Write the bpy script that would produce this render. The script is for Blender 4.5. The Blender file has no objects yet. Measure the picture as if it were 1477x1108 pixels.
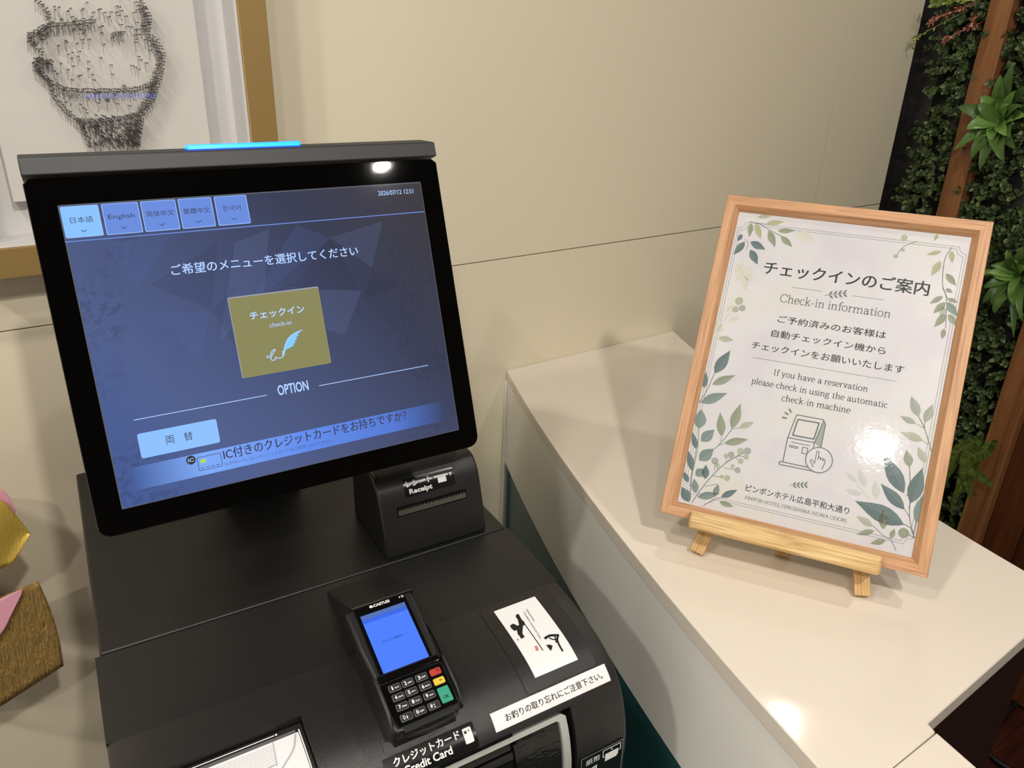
import bpy, bmesh, math, random
from mathutils import Vector, Matrix
R = random.Random(7)
SC = bpy.context.scene
COL = SC.collection
H = 1.60                                   # eye height; everything below is in metres
def lin(c):
    return tuple(((v/255)/12.92 if v/255 <= .04045 else ((v/255+.055)/1.055)**2.4) for v in c[:3]) + (1.0,)

# ------------------------------------------------------------------ camera
cd = bpy.data.cameras.new('camera'); cam = bpy.data.objects.new('camera', cd); COL.objects.link(cam)
cr, cu_, cf = Vector((.8288, -.5588, .0291)), Vector((.2069, .3545, .9119)), Vector((.5199, .7497, -.4094))
cam.matrix_world = Matrix(((cr.x, cu_.x, -cf.x, 0), (cr.y, cu_.y, -cf.y, 0), (cr.z, cu_.z, -cf.z, H), (0, 0, 0, 1)))
cd.sensor_width = 36; cd.lens = 1105*36/1477; cd.clip_start = .02
SC.camera = cam

# ------------------------------------------------------------------ light
wd = bpy.data.worlds.new('world'); SC.world = wd; wd.use_nodes = True
wd.node_tree.nodes['Background'].inputs[0].default_value = (1.0, .93, .84, 1)
wd.node_tree.nodes['Background'].inputs[1].default_value = .85
def downlight_or_fill(name, loc, power, size=.075, col=(1, .94, .86), spread=175, aim=None):
    l = bpy.data.lights.new(name, 'AREA'); l.shape = 'DISK'; l.size = size; l.energy = power; l.color = col
    l.spread = math.radians(spread)
    o = bpy.data.objects.new(name, l); COL.objects.link(o); o.location = loc
    if aim: o.rotation_euler = (Vector(aim)-Vector(loc)).to_track_quat('-Z', 'Y').to_euler()
    return o
downlight_or_fill('downlight_or_fill', (-.64, -.87, 2.58), 12)
downlight_or_fill('downlight_or_fill', (.16, -.70, 2.58), 16, aim=(.85, 1.16, 1.35))  # unseen fill lamp, added to brighten the back wall
downlight_or_fill('downlight_or_fill', (1.06, -1.18, 2.58), 6, .055)
downlight_or_fill('downlight_or_fill', (1.12, -.12, 2.58), 5)
downlight_or_fill('downlight_or_fill', (1.93, 1.06, 2.55), 2.8, .055)
downlight_or_fill('downlight_or_fill', (-.42, .32, 2.58), 8, .12)
downlight_or_fill('downlight_or_fill', (-1.15, .12, 2.58), 15, .12)  # unseen lamp added to lift the lower left wall and slant nail shadows
SC.view_settings.view_transform = 'Standard'; SC.view_settings.look = 'None'
SC.view_settings.exposure = 0.08; SC.view_settings.gamma = 1.0; SC.view_settings.use_curve_mapping = False

# ------------------------------------------------------------------ materials
def mat(name, col, rough=.5, metal=0, spec=.5, emit=None, es=0, coat=0):
    m = bpy.data.materials.new(name); m.use_nodes = True
    b = m.node_tree.nodes['Principled BSDF']
    b.inputs['Base Color'].default_value = lin(col); b.inputs['Roughness'].default_value = rough
    b.inputs['Metallic'].default_value = metal; b.inputs['Specular IOR Level'].default_value = spec
    b.inputs['Coat Weight'].default_value = coat; b.inputs['Coat Roughness'].default_value = .03
    if emit: b.inputs['Emission Color'].default_value = lin(emit); b.inputs['Emission Strength'].default_value = es
    return m
def nodes(m):
    nt = m.node_tree; return nt, nt.nodes['Principled BSDF'], (lambda t: nt.nodes.new(t))
def coords(m, scale=(1, 1, 1), kind='Object'):
    nt, b, N = nodes(m); tc = N('ShaderNodeTexCoord'); mp = N('ShaderNodeMapping')
    mp.inputs['Scale'].default_value = scale; nt.links.new(tc.outputs[kind], mp.inputs[0]); return mp.outputs[0]
def ramp(m, fac, stops):
    nt, b, N = nodes(m); r = N('ShaderNodeValToRGB'); nt.links.new(fac, r.inputs[0])
    while len(r.color_ramp.elements) < len(stops): r.color_ramp.elements.new(.5)
    for e, (p, c) in zip(r.color_ramp.elements, stops): e.position = p; e.color = lin(c)
    return r.outputs[0]
def noise(m, vec, scale, detail=4, rough=.6, dist=0):
    nt, b, N = nodes(m); n = N('ShaderNodeTexNoise'); n.inputs['Scale'].default_value = scale
    n.inputs['Detail'].default_value = detail; n.inputs['Roughness'].default_value = rough; n.inputs['Distortion'].default_value = dist
    nt.links.new(vec, n.inputs['Vector']); return n.outputs['Fac']
def bump(m, fac, strength, dist=.001):
    nt, b, N = nodes(m); u = N('ShaderNodeBump'); u.inputs['Strength'].default_value = strength
    u.inputs['Distance'].default_value = dist; nt.links.new(fac, u.inputs['Height']); nt.links.new(u.outputs[0], b.inputs['Normal'])
def wood(name, c1, c2, c3, scale, rough=.5, fine=40, spec=.4):
    """grain along the axis whose scale is small"""
    m = mat(name, c2, rough, spec=spec); nt, b, N = nodes(m)
    v = coords(m, scale); f = noise(m, v, fine, 6, .65, .4)
    c = ramp(m, f, [(.28, c1), (.5, c2), (.72, c3)]); nt.links.new(c, b.inputs['Base Color']); bump(m, f, .25, .0006)
    return m
M = {}
M['wall'] = mat('beige wall laminate', (226, 217, 191), .22, spec=.45)
bump(M['wall'], noise(M['wall'], coords(M['wall']), 260, 2), .04, .0004)
M['groove'] = mat('panel joint', (160, 146, 116), .8)
M['top'] = mat('glossy cream worktop', (226, 217, 202), .09, spec=.5)
M['apron'] = mat('white counter front', (242, 241, 232), .16, spec=.5)
M['teal'] = mat('dark teal kick panel', (46, 96, 98), .35)
M['dark'] = mat('dark brown cabinet end', (38, 22, 18), .4)
M['ceil'] = mat('dark ceiling', (60, 52, 44), .9)
M['floor'] = wood('dark red wood floor', (32, 14, 9), (62, 28, 19), (92, 46, 32), (.25, 3, 1), .35, 14)
M['stone'] = mat('dark panel', (34, 32, 32), .35)
nt, b, N = nodes(M['stone'])
nt.links.new(ramp(M['stone'], noise(M['stone'], coords(M['stone'], (1, 1.2, 6)), 5, 6, .6, .5), [(.35, (24, 22, 22)), (.6, (40, 38, 38)), (.8, (70, 66, 64))]), b.inputs['Base Color'])
M['black'] = mat('satin black sheet metal', (21, 21, 21), .42, spec=.5)
bump(M['black'], noise(M['black'], coords(M['black']), 900, 2), .03, .0002)
M['blackshiny'] = mat('glossy black plastic', (16, 16, 17), .12)
M['bill'] = mat('smoky black bill shutter', (26, 23, 21), .08)
bump(M['bill'], noise(M['bill'], coords(M['bill'], (1, 3, 3)), 60, 3), .35, .002)
M['cover'] = mat('sparkly black textured plastic', (40, 37, 35), .38, spec=.55)
nt, b, N = nodes(M['cover'])
cv = coords(M['cover']); f_ = noise(M['cover'], cv, 1500, 2)
nt.links.new(ramp(M['cover'], f_, [(.4, (22, 21, 20)), (.62, (34, 31, 29)), (.8, (66, 58, 50))]), b.inputs['Base Color']); bump(M['cover'], f_, .35, .0006); b.inputs['Roughness'].default_value = .33
M['cavity'] = mat('black recess', (8, 8, 8), .6)
M['glass'] = mat('black bezel glass', (4, 4, 4), .03, spec=.5)
M['visor'] = mat('grey black visor', (46, 47, 48), .5)
M['silver'] = mat('brushed silver rim', (196, 198, 194), .3, metal=.35)
M['slotmetal'] = mat('dark steel cutter', (120, 116, 108), .3, metal=.8)
M['white'] = mat('white sticker', (232, 232, 232), .3)
M['ink'] = mat('black ink', (14, 14, 14), .5)
M['redink'] = mat('pink seal ink', (214, 120, 118), .5)
M['label'] = mat('black gloss label', (20, 20, 20), .2)
M['lwhite'] = mat('white label print', (235, 235, 232), .4)
M['paper'] = mat('scanner paper', (226, 226, 228), .3)
M['pline'] = mat('grey print', (176, 178, 182), .4)
M['pgrey'] = mat('dark grey strip', (92, 92, 94), .4)
M['led'] = mat('blue status light', (10, 60, 200), .4, emit=(0, 96, 255), es=6)
M['ledcore'] = mat('bright blue core', (40, 140, 255), .4, emit=(40, 170, 255), es=9)
M['rubber'] = mat('black rubber cord', (14, 14, 14), .5)
M['term'] = mat('black terminal plastic', (24, 24, 25), .42)
M['termgloss'] = mat('gloss black terminal face', (10, 10, 11), .12)
M['keyring'] = mat('grey key outline', (96, 98, 98), .5)
M['key'] = mat('black rubber key', (26, 26, 27), .5)
M['kred'] = mat('red key', (178, 52, 44), .45)
M['kyel'] = mat('yellow key', (216, 186, 62), .45)
M['kgrn'] = mat('green key', (48, 150, 124), .45)
M['oak_h'] = wood('light oak across', (150, 104, 70), (192, 145, 105), (210, 166, 124), (.03, 1, 1.2), .45, 330)
M['oak_v'] = wood('light oak upright', (150, 104, 70), (192, 145, 105), (210, 166, 124), (1.2, 1, .03), .45, 330)
M['ash_h'] = wood('easel wood across', (150, 110, 62), (206, 172, 116), (226, 200, 150), (.04, 1, 1.2), .55, 300)
M['ash_v'] = wood('easel wood upright', (150, 108, 60), (198, 160, 106), (222, 192, 140), (1.2, 1.2, .04), .55, 300)
M['timber'] = wood('orange brown timber', (88, 54, 28), (140, 92, 54), (172, 122, 78), (1, 1.2, .05), .5, 26)
M['plank'] = wood('brown plank', (60, 30, 14), (98, 54, 26), (124, 74, 38), (1, 1, .06), .5, 22)
M['goldframe'] = mat('matt gold frame', (158, 130, 78), .42, metal=.35)
M['mount'] = mat('white mount', (214, 212, 210), .7)
M['board'] = mat('white board', (212, 208, 200), .75)
bump(M['board'], noise(M['board'], coords(M['board']), 300, 3), .05, .0005)
M['nail'] = mat('grey steel nail', (92, 88, 82), .4, metal=.6)
def pane_mat():
    m = bpy.data.materials.new('clear acrylic pane'); m.use_nodes = True; nt = m.node_tree; nt.nodes.clear()
    o = nt.nodes.new('ShaderNodeOutputMaterial'); mx = nt.nodes.new('ShaderNodeMixShader'); t = nt.nodes.new('ShaderNodeBsdfTransparent')
    g = nt.nodes.new('ShaderNodeBsdfGlossy'); g.inputs['Roughness'].default_value = .015; fr = nt.nodes.new('ShaderNodeFresnel')
    ge = nt.nodes.new('ShaderNodeNewGeometry'); pm = nt.nodes.new('ShaderNodeMapRange'); pm.inputs[3].default_value = 1.45; pm.inputs[4].default_value = 1/1.45   # same reflectance from either face
    nt.links.new(ge.outputs['Backfacing'], pm.inputs[0]); nt.links.new(pm.outputs[0], fr.inputs[0])
    nt.links.new(fr.outputs[0], mx.inputs[0]); nt.links.new(t.outputs[0], mx.inputs[1]); nt.links.new(g.outputs[0], mx.inputs[2]); nt.links.new(mx.outputs[0], o.inputs[0])
    return m
M['pane'] = pane_mat()
M['sheet'] = mat('poster paper', (228, 224, 226), .4)
nt, b, N = nodes(M['sheet'])
sv = coords(M['sheet'])
nt.links.new(ramp(M['sheet'], noise(M['sheet'], sv, 9, 5, .6), [(.3, (200, 198, 187)), (.45, (201, 200, 202)), (.7, (193, 188, 195))]), b.inputs['Base Color'])
M['p_text'] = mat('slate print', (66, 76, 76), .5)
M['p_text2'] = mat('grey slate print', (98, 108, 106), .5)
M['p_line'] = mat('thin slate print', (128, 134, 132), .5)
for k, c in dict(teal=(82, 102, 104), teal2=(108, 126, 122), sage=(128, 137, 114), yel=(160, 160, 126), pale=(158, 163, 143), grey=(146, 153, 145), ghost=(193, 192, 178), ghost2=(184, 185, 180), stem=(98, 110, 104), stem2=(172, 174, 162)).items():
    M['lf_'+k] = mat('leaf print '+k, c, .5)
    M['lf_'+k+'_b'] = mat('leaf print light '+k, tuple(min(255, int(v*.94+16)) for v in c), .5)
M['gold'] = mat('gold crepe foil', (214, 176, 104), .34, metal=.45)
bump(M['gold'], noise(M['gold'], coords(M['gold'], (5, 5, .6)), 70, 5, .65), 1.0, .014)
M['gold2'] = mat('bright gold foil', (214, 184, 84), .38, metal=.5)
bump(M['gold2'], noise(M['gold2'], coords(M['gold2'], (7, 7, 2)), 70, 4, .6), .5, .002)
M['pink'] = mat('pink paper', (226, 160, 178), .7)
def leafmat(name, c1, c2, rough=.4):
    m = mat(name, c1, rough, spec=.4); nt, b, N = nodes(m); oi = N('ShaderNodeNewGeometry')
    nt.links.new(ramp(m, oi.outputs['Random Per Island'], [(0, c1), (.55, c2), (1, tuple(int(v*1.25) for v in c2))]), b.inputs['Base Color']); return m
M['box'] = leafmat('boxwood leaf', (46, 62, 36), (86, 102, 64))
M['spike'] = leafmat('strap leaf', (50, 78, 32), (88, 120, 56), .38)
M['fern'] = leafmat('fern leaflet', (58, 76, 34), (92, 108, 46))
M['red'] = leafmat('reddish leaf', (104, 58, 46), (140, 86, 70))
M['lime'] = leafmat('lime leaf', (84, 104, 40), (120, 134, 58))

# ------------------------------------------------------------------ object helpers
def finish(name, bm, ms, parent=None, smooth=False, bev=0, seg=2, matrix=None):
    me = bpy.data.meshes.new(name); bmesh.ops.recalc_face_normals(bm, faces=bm.faces[:]) if bev or smooth == 'r' else None
    bm.to_mesh(me); bm.free()
    for m in (ms if isinstance(ms, (list, tuple)) else [ms]): me.materials.append(m)
    o = bpy.data.objects.new(name, me); COL.objects.link(o)
    if parent: o.parent = parent
    if matrix: o.matrix_local = matrix
    if smooth:
        for p in me.polygons: p.use_smooth = True
        if smooth != 'all': me.set_sharp_from_angle(angle=math.radians(38))
    if bev:
        md = o.modifiers.new('bevel', 'BEVEL'); md.width = bev; md.segments = seg; md.limit_method = 'ANGLE'; md.angle_limit = math.radians(35)
        md.harden_normals = False
        for p in me.polygons: p.use_smooth = True
        me.set_sharp_from_angle(angle=math.radians(38))
    return o
def empty(name, loc=(0, 0, 0), matrix=None):
    o = bpy.data.objects.new(name, None); COL.objects.link(o); o.empty_display_size = .05
    if matrix: o.matrix_world = matrix
    else: o.location = loc
    return o
def tag(o, label, cat, group=None, kind=None):
    o['label'] = label; o['category'] = cat
    if group: o['group'] = group
    if kind: o['kind'] = kind
    return o
def struct(o): o['kind'] = 'structure'; return o
def bx(bm, x0, x1, y0, y1, z0, z1, mi=0, mtx=None):
    vs = [Vector((x, y, z)) for z in (z0, z1) for y in (y0, y1) for x in (x0, x1)]
    if mtx: vs = [mtx @ v for v in vs]
    v = [bm.verts.new(p) for p in vs]
    for f in ((0, 2, 3, 1), (4, 5, 7, 6), (0, 1, 5, 4), (2, 6, 7, 3), (0, 4, 6, 2), (1, 3, 7, 5)):
        bm.faces.new([v[i] for i in f]).material_index = mi
    return v
def prism(bm, poly, fn0, fn1, mi=0, caps=True):
    """solid between two mapped copies of a 2-D outline"""
    a = [bm.verts.new(fn0(*p)) for p in poly]; b = [bm.verts.new(fn1(*p)) for p in poly]
    n = len(poly)
    for i in range(n):
        bm.faces.new((a[i], a[(i+1) % n], b[(i+1) % n], b[i])).material_index = mi
    if caps:
        bm.faces.new(a[::-1]).material_index = mi; bm.faces.new(b).material_index = mi
def rrect(x0, x1, y0, y1, r, n=5):
    out = []
    for cx, cy, a0 in ((x1-r, y1-r, 0), (x0+r, y1-r, 90), (x0+r, y0+r, 180), (x1-r, y0+r, 270)):
        for i in range(n+1):
            a = math.radians(a0+90*i/n); out.append((cx+r*math.cos(a), cy+r*math.sin(a)))
    return out
def ell(cx, cy, rx, ry=None, n=20):
    ry = ry or rx
    return [(cx+rx*math.cos(2*math.pi*i/n), cy+ry*math.sin(2*math.pi*i/n)) for i in range(n)]
def smooth_path(pts, n=6):
    if len(pts) < 3: return list(pts)
    out = []
    P = [pts[0]]+list(pts)+[pts[-1]]
    for i in range(1, len(P)-2):
        p0, p1, p2, p3 = P[i-1], P[i], P[i+1], P[i+2]
        for k in range(n):
            t = k/n
            out.append(tuple(.5*((2*b)+(-a+c)*t+(2*a-5*b+4*c-d)*t*t+(-a+3*b-3*c+d)*t**3) for a, b, c, d in zip(p0, p1, p2, p3)))
    out.append(tuple(pts[-1])); return out
def tube(bm, pts, r, n=8, mi=0):
    rings = []
    pts = [Vector(p) for p in pts]
    for i, p in enumerate(pts):
        d = (pts[min(i+1, len(pts)-1)]-pts[max(i-1, 0)]).normalized()
        s = d.orthogonal().normalized() if abs(d.z) > .99 else d.cross(Vector((0, 0, 1))).normalized(); t = s.cross(d)
        rr = r[i] if isinstance(r, (list, tuple)) else r
        rings.append([bm.verts.new(p+(s*math.cos(2*math.pi*k/n)+t*math.sin(2*math.pi*k/n))*rr) for k in range(n)])
    for a, b in zip(rings, rings[1:]):
        for k in range(n): bm.faces.new((a[k], a[(k+1) % n], b[(k+1) % n], b[k])).material_index = mi
    bm.faces.new(rings[0][::-1]).material_index = mi; bm.faces.new(rings[-1]).material_index = mi

# ------------------------------------------------------------------ flat printing: text, strokes, shapes gathered into one mesh
_tx = {}
def text_geo(s, weight=0):
    k = (s, weight)
    if k not in _tx:
        cu = bpy.data.curves.new('t', 'FONT'); cu.body = s; cu.offset = weight; cu.resolution_u = 3; cu.size = 1
        o = bpy.data.objects.new('t', cu); COL.objects.link(o)
        dg = bpy.context.evaluated_depsgraph_get(); me = bpy.data.meshes.new_from_object(o.evaluated_get(dg))
        v = [(p.co.x, p.co.y) for p in me.vertices]; f = [tuple(p.vertices) for p in me.polygons]
        bpy.data.objects.remove(o); bpy.data.curves.remove(cu); bpy.data.meshes.remove(me)
        _tx[k] = (v, f)
    return _tx[k]
class Print:
    def __init__(s): s.v = []; s.f = []; s.m = []; s.lay = 0
    def mi(s, m):
        if m not in s.m: s.m.append(m)
        return s.m.index(m)
    def poly(s, pts, m, layer=None):
        i0 = len(s.v); l = s.lay if layer is None else layer
        s.v += [(x, y, l) for x, y in pts]; s.f.append((tuple(range(i0, i0+len(pts))), s.mi(m)))
    def rect(s, x0, x1, y0, y1, m, layer=None, n=1):
        for i in range(n):
            a = x0+(x1-x0)*i/n; b = x0+(x1-x0)*(i+1)/n
            s.poly([(a, y0), (b, y0), (b, y1), (a, y1)], m, layer)
    def stroke(s, pts, w, m, layer=None, smooth=False, nib=None):
        if smooth: pts = smooth_path(pts)
        for a, b in zip(pts, pts[1:]):
            dx, dy = b[0]-a[0], b[1]-a[1]; L = math.hypot(dx, dy)
            if L < 1e-9: continue
            ww = w
            if nib: ww = nib[0]+(nib[1]-nib[0])*abs(math.sin(math.atan2(dy, dx)+nib[2]))
            nx, ny = -dy/L*ww/2, dx/L*ww/2; e = .12*ww/L
            a2 = (a[0]-dx*e, a[1]-dy*e); b2 = (b[0]+dx*e, b[1]+dy*e)
            s.poly([(a2[0]+nx, a2[1]+ny), (a2[0]-nx, a2[1]-ny), (b2[0]-nx, b2[1]-ny), (b2[0]+nx, b2[1]+ny)], m, layer)
    def text(s, t, x0, x1, yc, m, h=None, w=0, layer=None, rot=None, bold=0):
        if bold:                                       # thicker strokes by a doubled impression
            for dx, dy in ((-bold, 0), (bold, 0), (0, bold*.6)): s.text(t, x0+dx, x1+dx, yc+dy, m, h, w, layer, rot)
            return
        v, f = text_geo(t, w)
        if not v: return
        ax, bx_ = min(p[0] for p in v), max(p[0] for p in v); ay, by = min(p[1] for p in v), max(p[1] for p in v)
        sx = (x1-x0)/(bx_-ax); sy = sx if h is None else h/(by-ay)
        i0 = len(s.v); l = s.lay if layer is None else layer; mi = s.mi(m)
        for p in v:
            x = x0+(p[0]-ax)*sx; y = yc+(p[1]-(ay+by)/2)*sy
            if rot: x, y = rot(x, y)
            s.v.append((x, y, l))
        s.f += [(tuple(i0+k for k in q), mi) for q in f]
    def build(s, name, fn, parent=None, eps=.00012):
        me = bpy.data.meshes.new(name)
        me.from_pydata([fn(x, y, l*eps) for x, y, l in s.v], [], [f for f, _ in s.f])
        for m in s.m: me.materials.append(m)
        for p, (_, mi) in zip(me.polygons, s.f): p.material_index = mi
        o = bpy.data.objects.new(name, me); COL.objects.link(o)
        if parent: o.parent = parent
        return o

# serif lettering drawn with a broad nib
def _serif():
    G = {}
    def stem(x, y0, y1, bot=1, top='flag'):
        st = [('L', [(x, y0), (x, y1)])]
        if bot: st.append(('S', [(x-.085, y0), (x+.085, y0)]))
        if top == 'flag': st.append(('S', [(x-.09, y1-.045), (x, y1-.005)]))
        elif top == 'bar': st.append(('S', [(x-.085, y1), (x+.085, y1)]))
        return st
    G['i'] = (.25, stem(.12, 0, .45)+[('D', (.12, .62))]); G['l'] = (.25, stem(.12, 0, .72))
    def arch(x): return [('C', [(x, .3), (x+.07, .40), (x+.19, .45), (x+.27, .40), (x+.29, .28)])]+stem(x+.29, 0, .3, 1, None)
    G['n'] = (.54, stem(.12, 0, .45)+arch(.12)); G['m'] = (.83, stem(.12, 0, .45)+arch(.12)+arch(.41)); G['h'] = (.54, stem(.12, 0, .72)+arch(.12))
    G['r'] = (.37, stem(.12, 0, .45)+[('C', [(.12, .28), (.18, .39), (.27, .45), (.33, .42)])])
    G['u'] = (.54, [('L', [(.11, .45), (.11, .15)]), ('S', [(.02, .42), (.11, .445)]), ('C', [(.11, .16), (.14, .03), (.24, -.01), (.35, .05), (.41, .14)])]+stem(.41, 0, .45, 0)+[('S', [(.41, 0), (.49, .02)])])
    O = [(.25+.19*math.cos(a), .22+.235*math.sin(a)) for a in [math.radians(k) for k in range(0, 361, 20)]]
    G['o'] = (.51, [('L', O)])
    G['c'] = (.43, [('L', [(.24+.18*math.cos(a), .22+.235*math.sin(a)) for a in [math.radians(k) for k in range(40, 325, 15)]])])
    G['e'] = (.44, [('L', [(.23+.17*math.cos(a), .22+.235*math.sin(a)) for a in [math.radians(k) for k in range(5, 325, 16)]]), ('L', [(.07, .245), (.40, .245)])])
    G['a'] = (.47, [('C', [(.09, .35), (.18, .45), (.3, .43), (.35, .32)]), ('L', [(.35, .34), (.35, .06)]), ('C', [(.35, .08), (.385, .0), (.45, .03)]), ('C', [(.35, .26), (.2, .24), (.09, .16), (.1, .04), (.2, -.01), (.3, .04), (.35, .12)])])
    G['s'] = (.37, [('C', [(.31, .36), (.23, .45), (.12, .42), (.09, .34), (.17, .26), (.27, .2), (.31, .1), (.23, 0), (.11, 0), (.06, .1)])])
    G['t'] = (.35, [('L', [(.16, .1), (.16, .57)]), ('C', [(.16, .12), (.19, .0), (.31, .04)]), ('S', [(.05, .44), (.31, .44)])])
    G['f'] = (.31, [('C', [(.36, .66), (.28, .72), (.18, .66), (.16, .52)])]+stem(.16, 0, .54, 1, None)+[('S', [(.05, .44), (.31, .44)])])
    G['g'] = (.47, [('L', [(.21+.14*math.cos(a), .3+.15*math.sin(a)) for a in [math.radians(k) for k in range(0, 361, 20)]]), ('S', [(.31, .41), (.43, .45)]), ('C', [(.14, .17), (.08, .09), (.18, .04), (.35, .02), (.4, -.08), (.28, -.2), (.1, -.18), (.05, -.08), (.13, .03)])])
    G['k'] = (.5, stem(.12, 0, .72)+[('L', [(.13, .2), (.36, .44)]), ('S', [(.29, .45), (.45, .45)]), ('L', [(.21, .28), (.42, 0)]), ('S', [(.35, 0), (.49, 0)])])
    G['p'] = (.51, stem(.12, -.22, .45)+[('C', [(.12, .36), (.24, .45), (.38, .42), (.44, .23), (.38, .04), (.24, -.01), (.12, .07)])])
    G['v'] = (.46, [('L', [(.08, .44), (.23, 0)]), ('L', [(.23, 0), (.38, .44)]), ('S', [(0, .45), (.17, .45)]), ('S', [(.3, .45), (.45, .45)])])
    G['y'] = (.46, [('L', [(.08, .44), (.24, .02)]), ('L', [(.38, .44), (.24, .02)]), ('C', [(.24, .02), (.17, -.17), (.06, -.2)]), ('S', [(0, .45), (.17, .45)]), ('S', [(.3, .45), (.45, .45)])])
    G['-'] = (.33, [('L', [(.04, .22), (.27, .22)])]); G[' '] = (.25, [])
    c = .68
    def cs(x): return stem(x, 0, c, 1, 'bar')
    G['I'] = (.33, cs(.16)); G['H'] = (.76, cs(.15)+cs(.6)+[('L', [(.15, .35), (.6, .35)])])
    G['C'] = (.66, [('L', [(.36+.29*math.cos(a), .34+.355*math.sin(a)) for a in [math.radians(k) for k in range(38, 325, 13)]]), ('S', [(.6, .68), (.6, .5)])])
    G['O'] = (.76, [('L', [(.37+.31*math.cos(a), .34+.355*math.sin(a)) for a in [math.radians(k) for k in range(0, 361, 15)]])])
    G['D'] = (.74, cs(.15)+[('C', [(.15, c), (.42, c), (.62, .55), (.65, .34), (.6, .13), (.42, 0), (.15, 0)])])
    G['P'] = (.56, cs(.15)+[('C', [(.15, c), (.38, c), (.48, .58), (.46, .42), (.34, .33), (.15, .33)])])
    G['R'] = (.64, cs(.15)+[('C', [(.15, c), (.38, c), (.47, .58), (.45, .44), (.34, .36), (.15, .36)]), ('L', [(.3, .36), (.58, 0)]), ('S', [(.52, 0), (.66, 0)])])
    G['N'] = (.74, [('L', [(.14, 0), (.14, c)]), ('L', [(.14, c), (.6, 0)]), ('L', [(.6, 0), (.6, c)]), ('S', [(.05, 0), (.23, 0)]), ('S', [(.05, c), (.16, c)]), ('S', [(.51, c), (.69, c)])])
    G['T'] = (.62, cs(.3)+[('L', [(.03, c), (.57, c)]), ('S', [(.03, c), (.03, c-.13)]), ('S', [(.57, c), (.57, c-.13)])])
    G['E'] = (.58, cs(.15)+[('L', [(.15, c), (.5, c)]), ('L', [(.15, .35), (.42, .35)]), ('L', [(.15, 0), (.53, 0)]), ('S', [(.5, c), (.5, c-.12)]), ('S', [(.53, 0), (.53, .13)])])
    G['L'] = (.55, cs(.15)+[('L', [(.15, 0), (.51, 0)]), ('S', [(.51, 0), (.51, .14)])])
    G['S'] = (.5, [('C', [(.41, .54), (.35, .67), (.2, .7), (.08, .58), (.13, .42), (.33, .3), (.42, .17), (.34, .01), (.17, -.02), (.06, .14)])])
    G['M'] = (.88, [('L', [(.15, 0), (.15, c)]), ('L', [(.15, c), (.43, .04)]), ('L', [(.43, .04), (.71, c)]), ('L', [(.71, c), (.71, 0)]), ('S', [(.06, 0), (.24, 0)]), ('S', [(.62, 0), (.8, 0)]), ('S', [(.06, c), (.17, c)]), ('S', [(.7, c), (.8, c)])])
    G['A'] = (.7, [('L', [(.1, 0), (.34, c)]), ('L', [(.34, c), (.6, 0)]), ('L', [(.18, .25), (.5, .25)]), ('S', [(.02, 0), (.18, 0)]), ('S', [(.52, 0), (.68, 0)])])
    G['W'] = (.96, [('L', [(.06, c), (.26, 0)]), ('L', [(.26, 0), (.46, c)]), ('L', [(.46, c), (.68, 0)]), ('L', [(.68, 0), (.88, c)]), ('S', [(0, c), (.15, c)]), ('S', [(.8, c), (.95, c)])])
    return G
SERIF = _serif()
def serif(pr, t, x0, x1, yb, m, thin=.038, thick=.085, layer=None):
    """yb: base line; the line is scaled to fit x0..x1"""
    W = sum(SERIF[ch][0] for ch in t); k = (x1-x0)/W; x = x0
    for ch in t:
        adv, sts = SERIF[ch]
        for ty, g in sts:
            if ty == 'D': pr.poly([(x+k*a, yb+k*b_) for a, b_ in ell(g[0], g[1], .055, n=10)], m, layer); continue
            q = smooth_path(g, 5) if ty == 'C' else g
            pr.stroke([(x+k*a, yb+k*b_) for a, b_ in q], k*thin, m, layer, nib=None if ty == 'S' else (k*thin, k*thick, .12))
        x += adv*k
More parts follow.
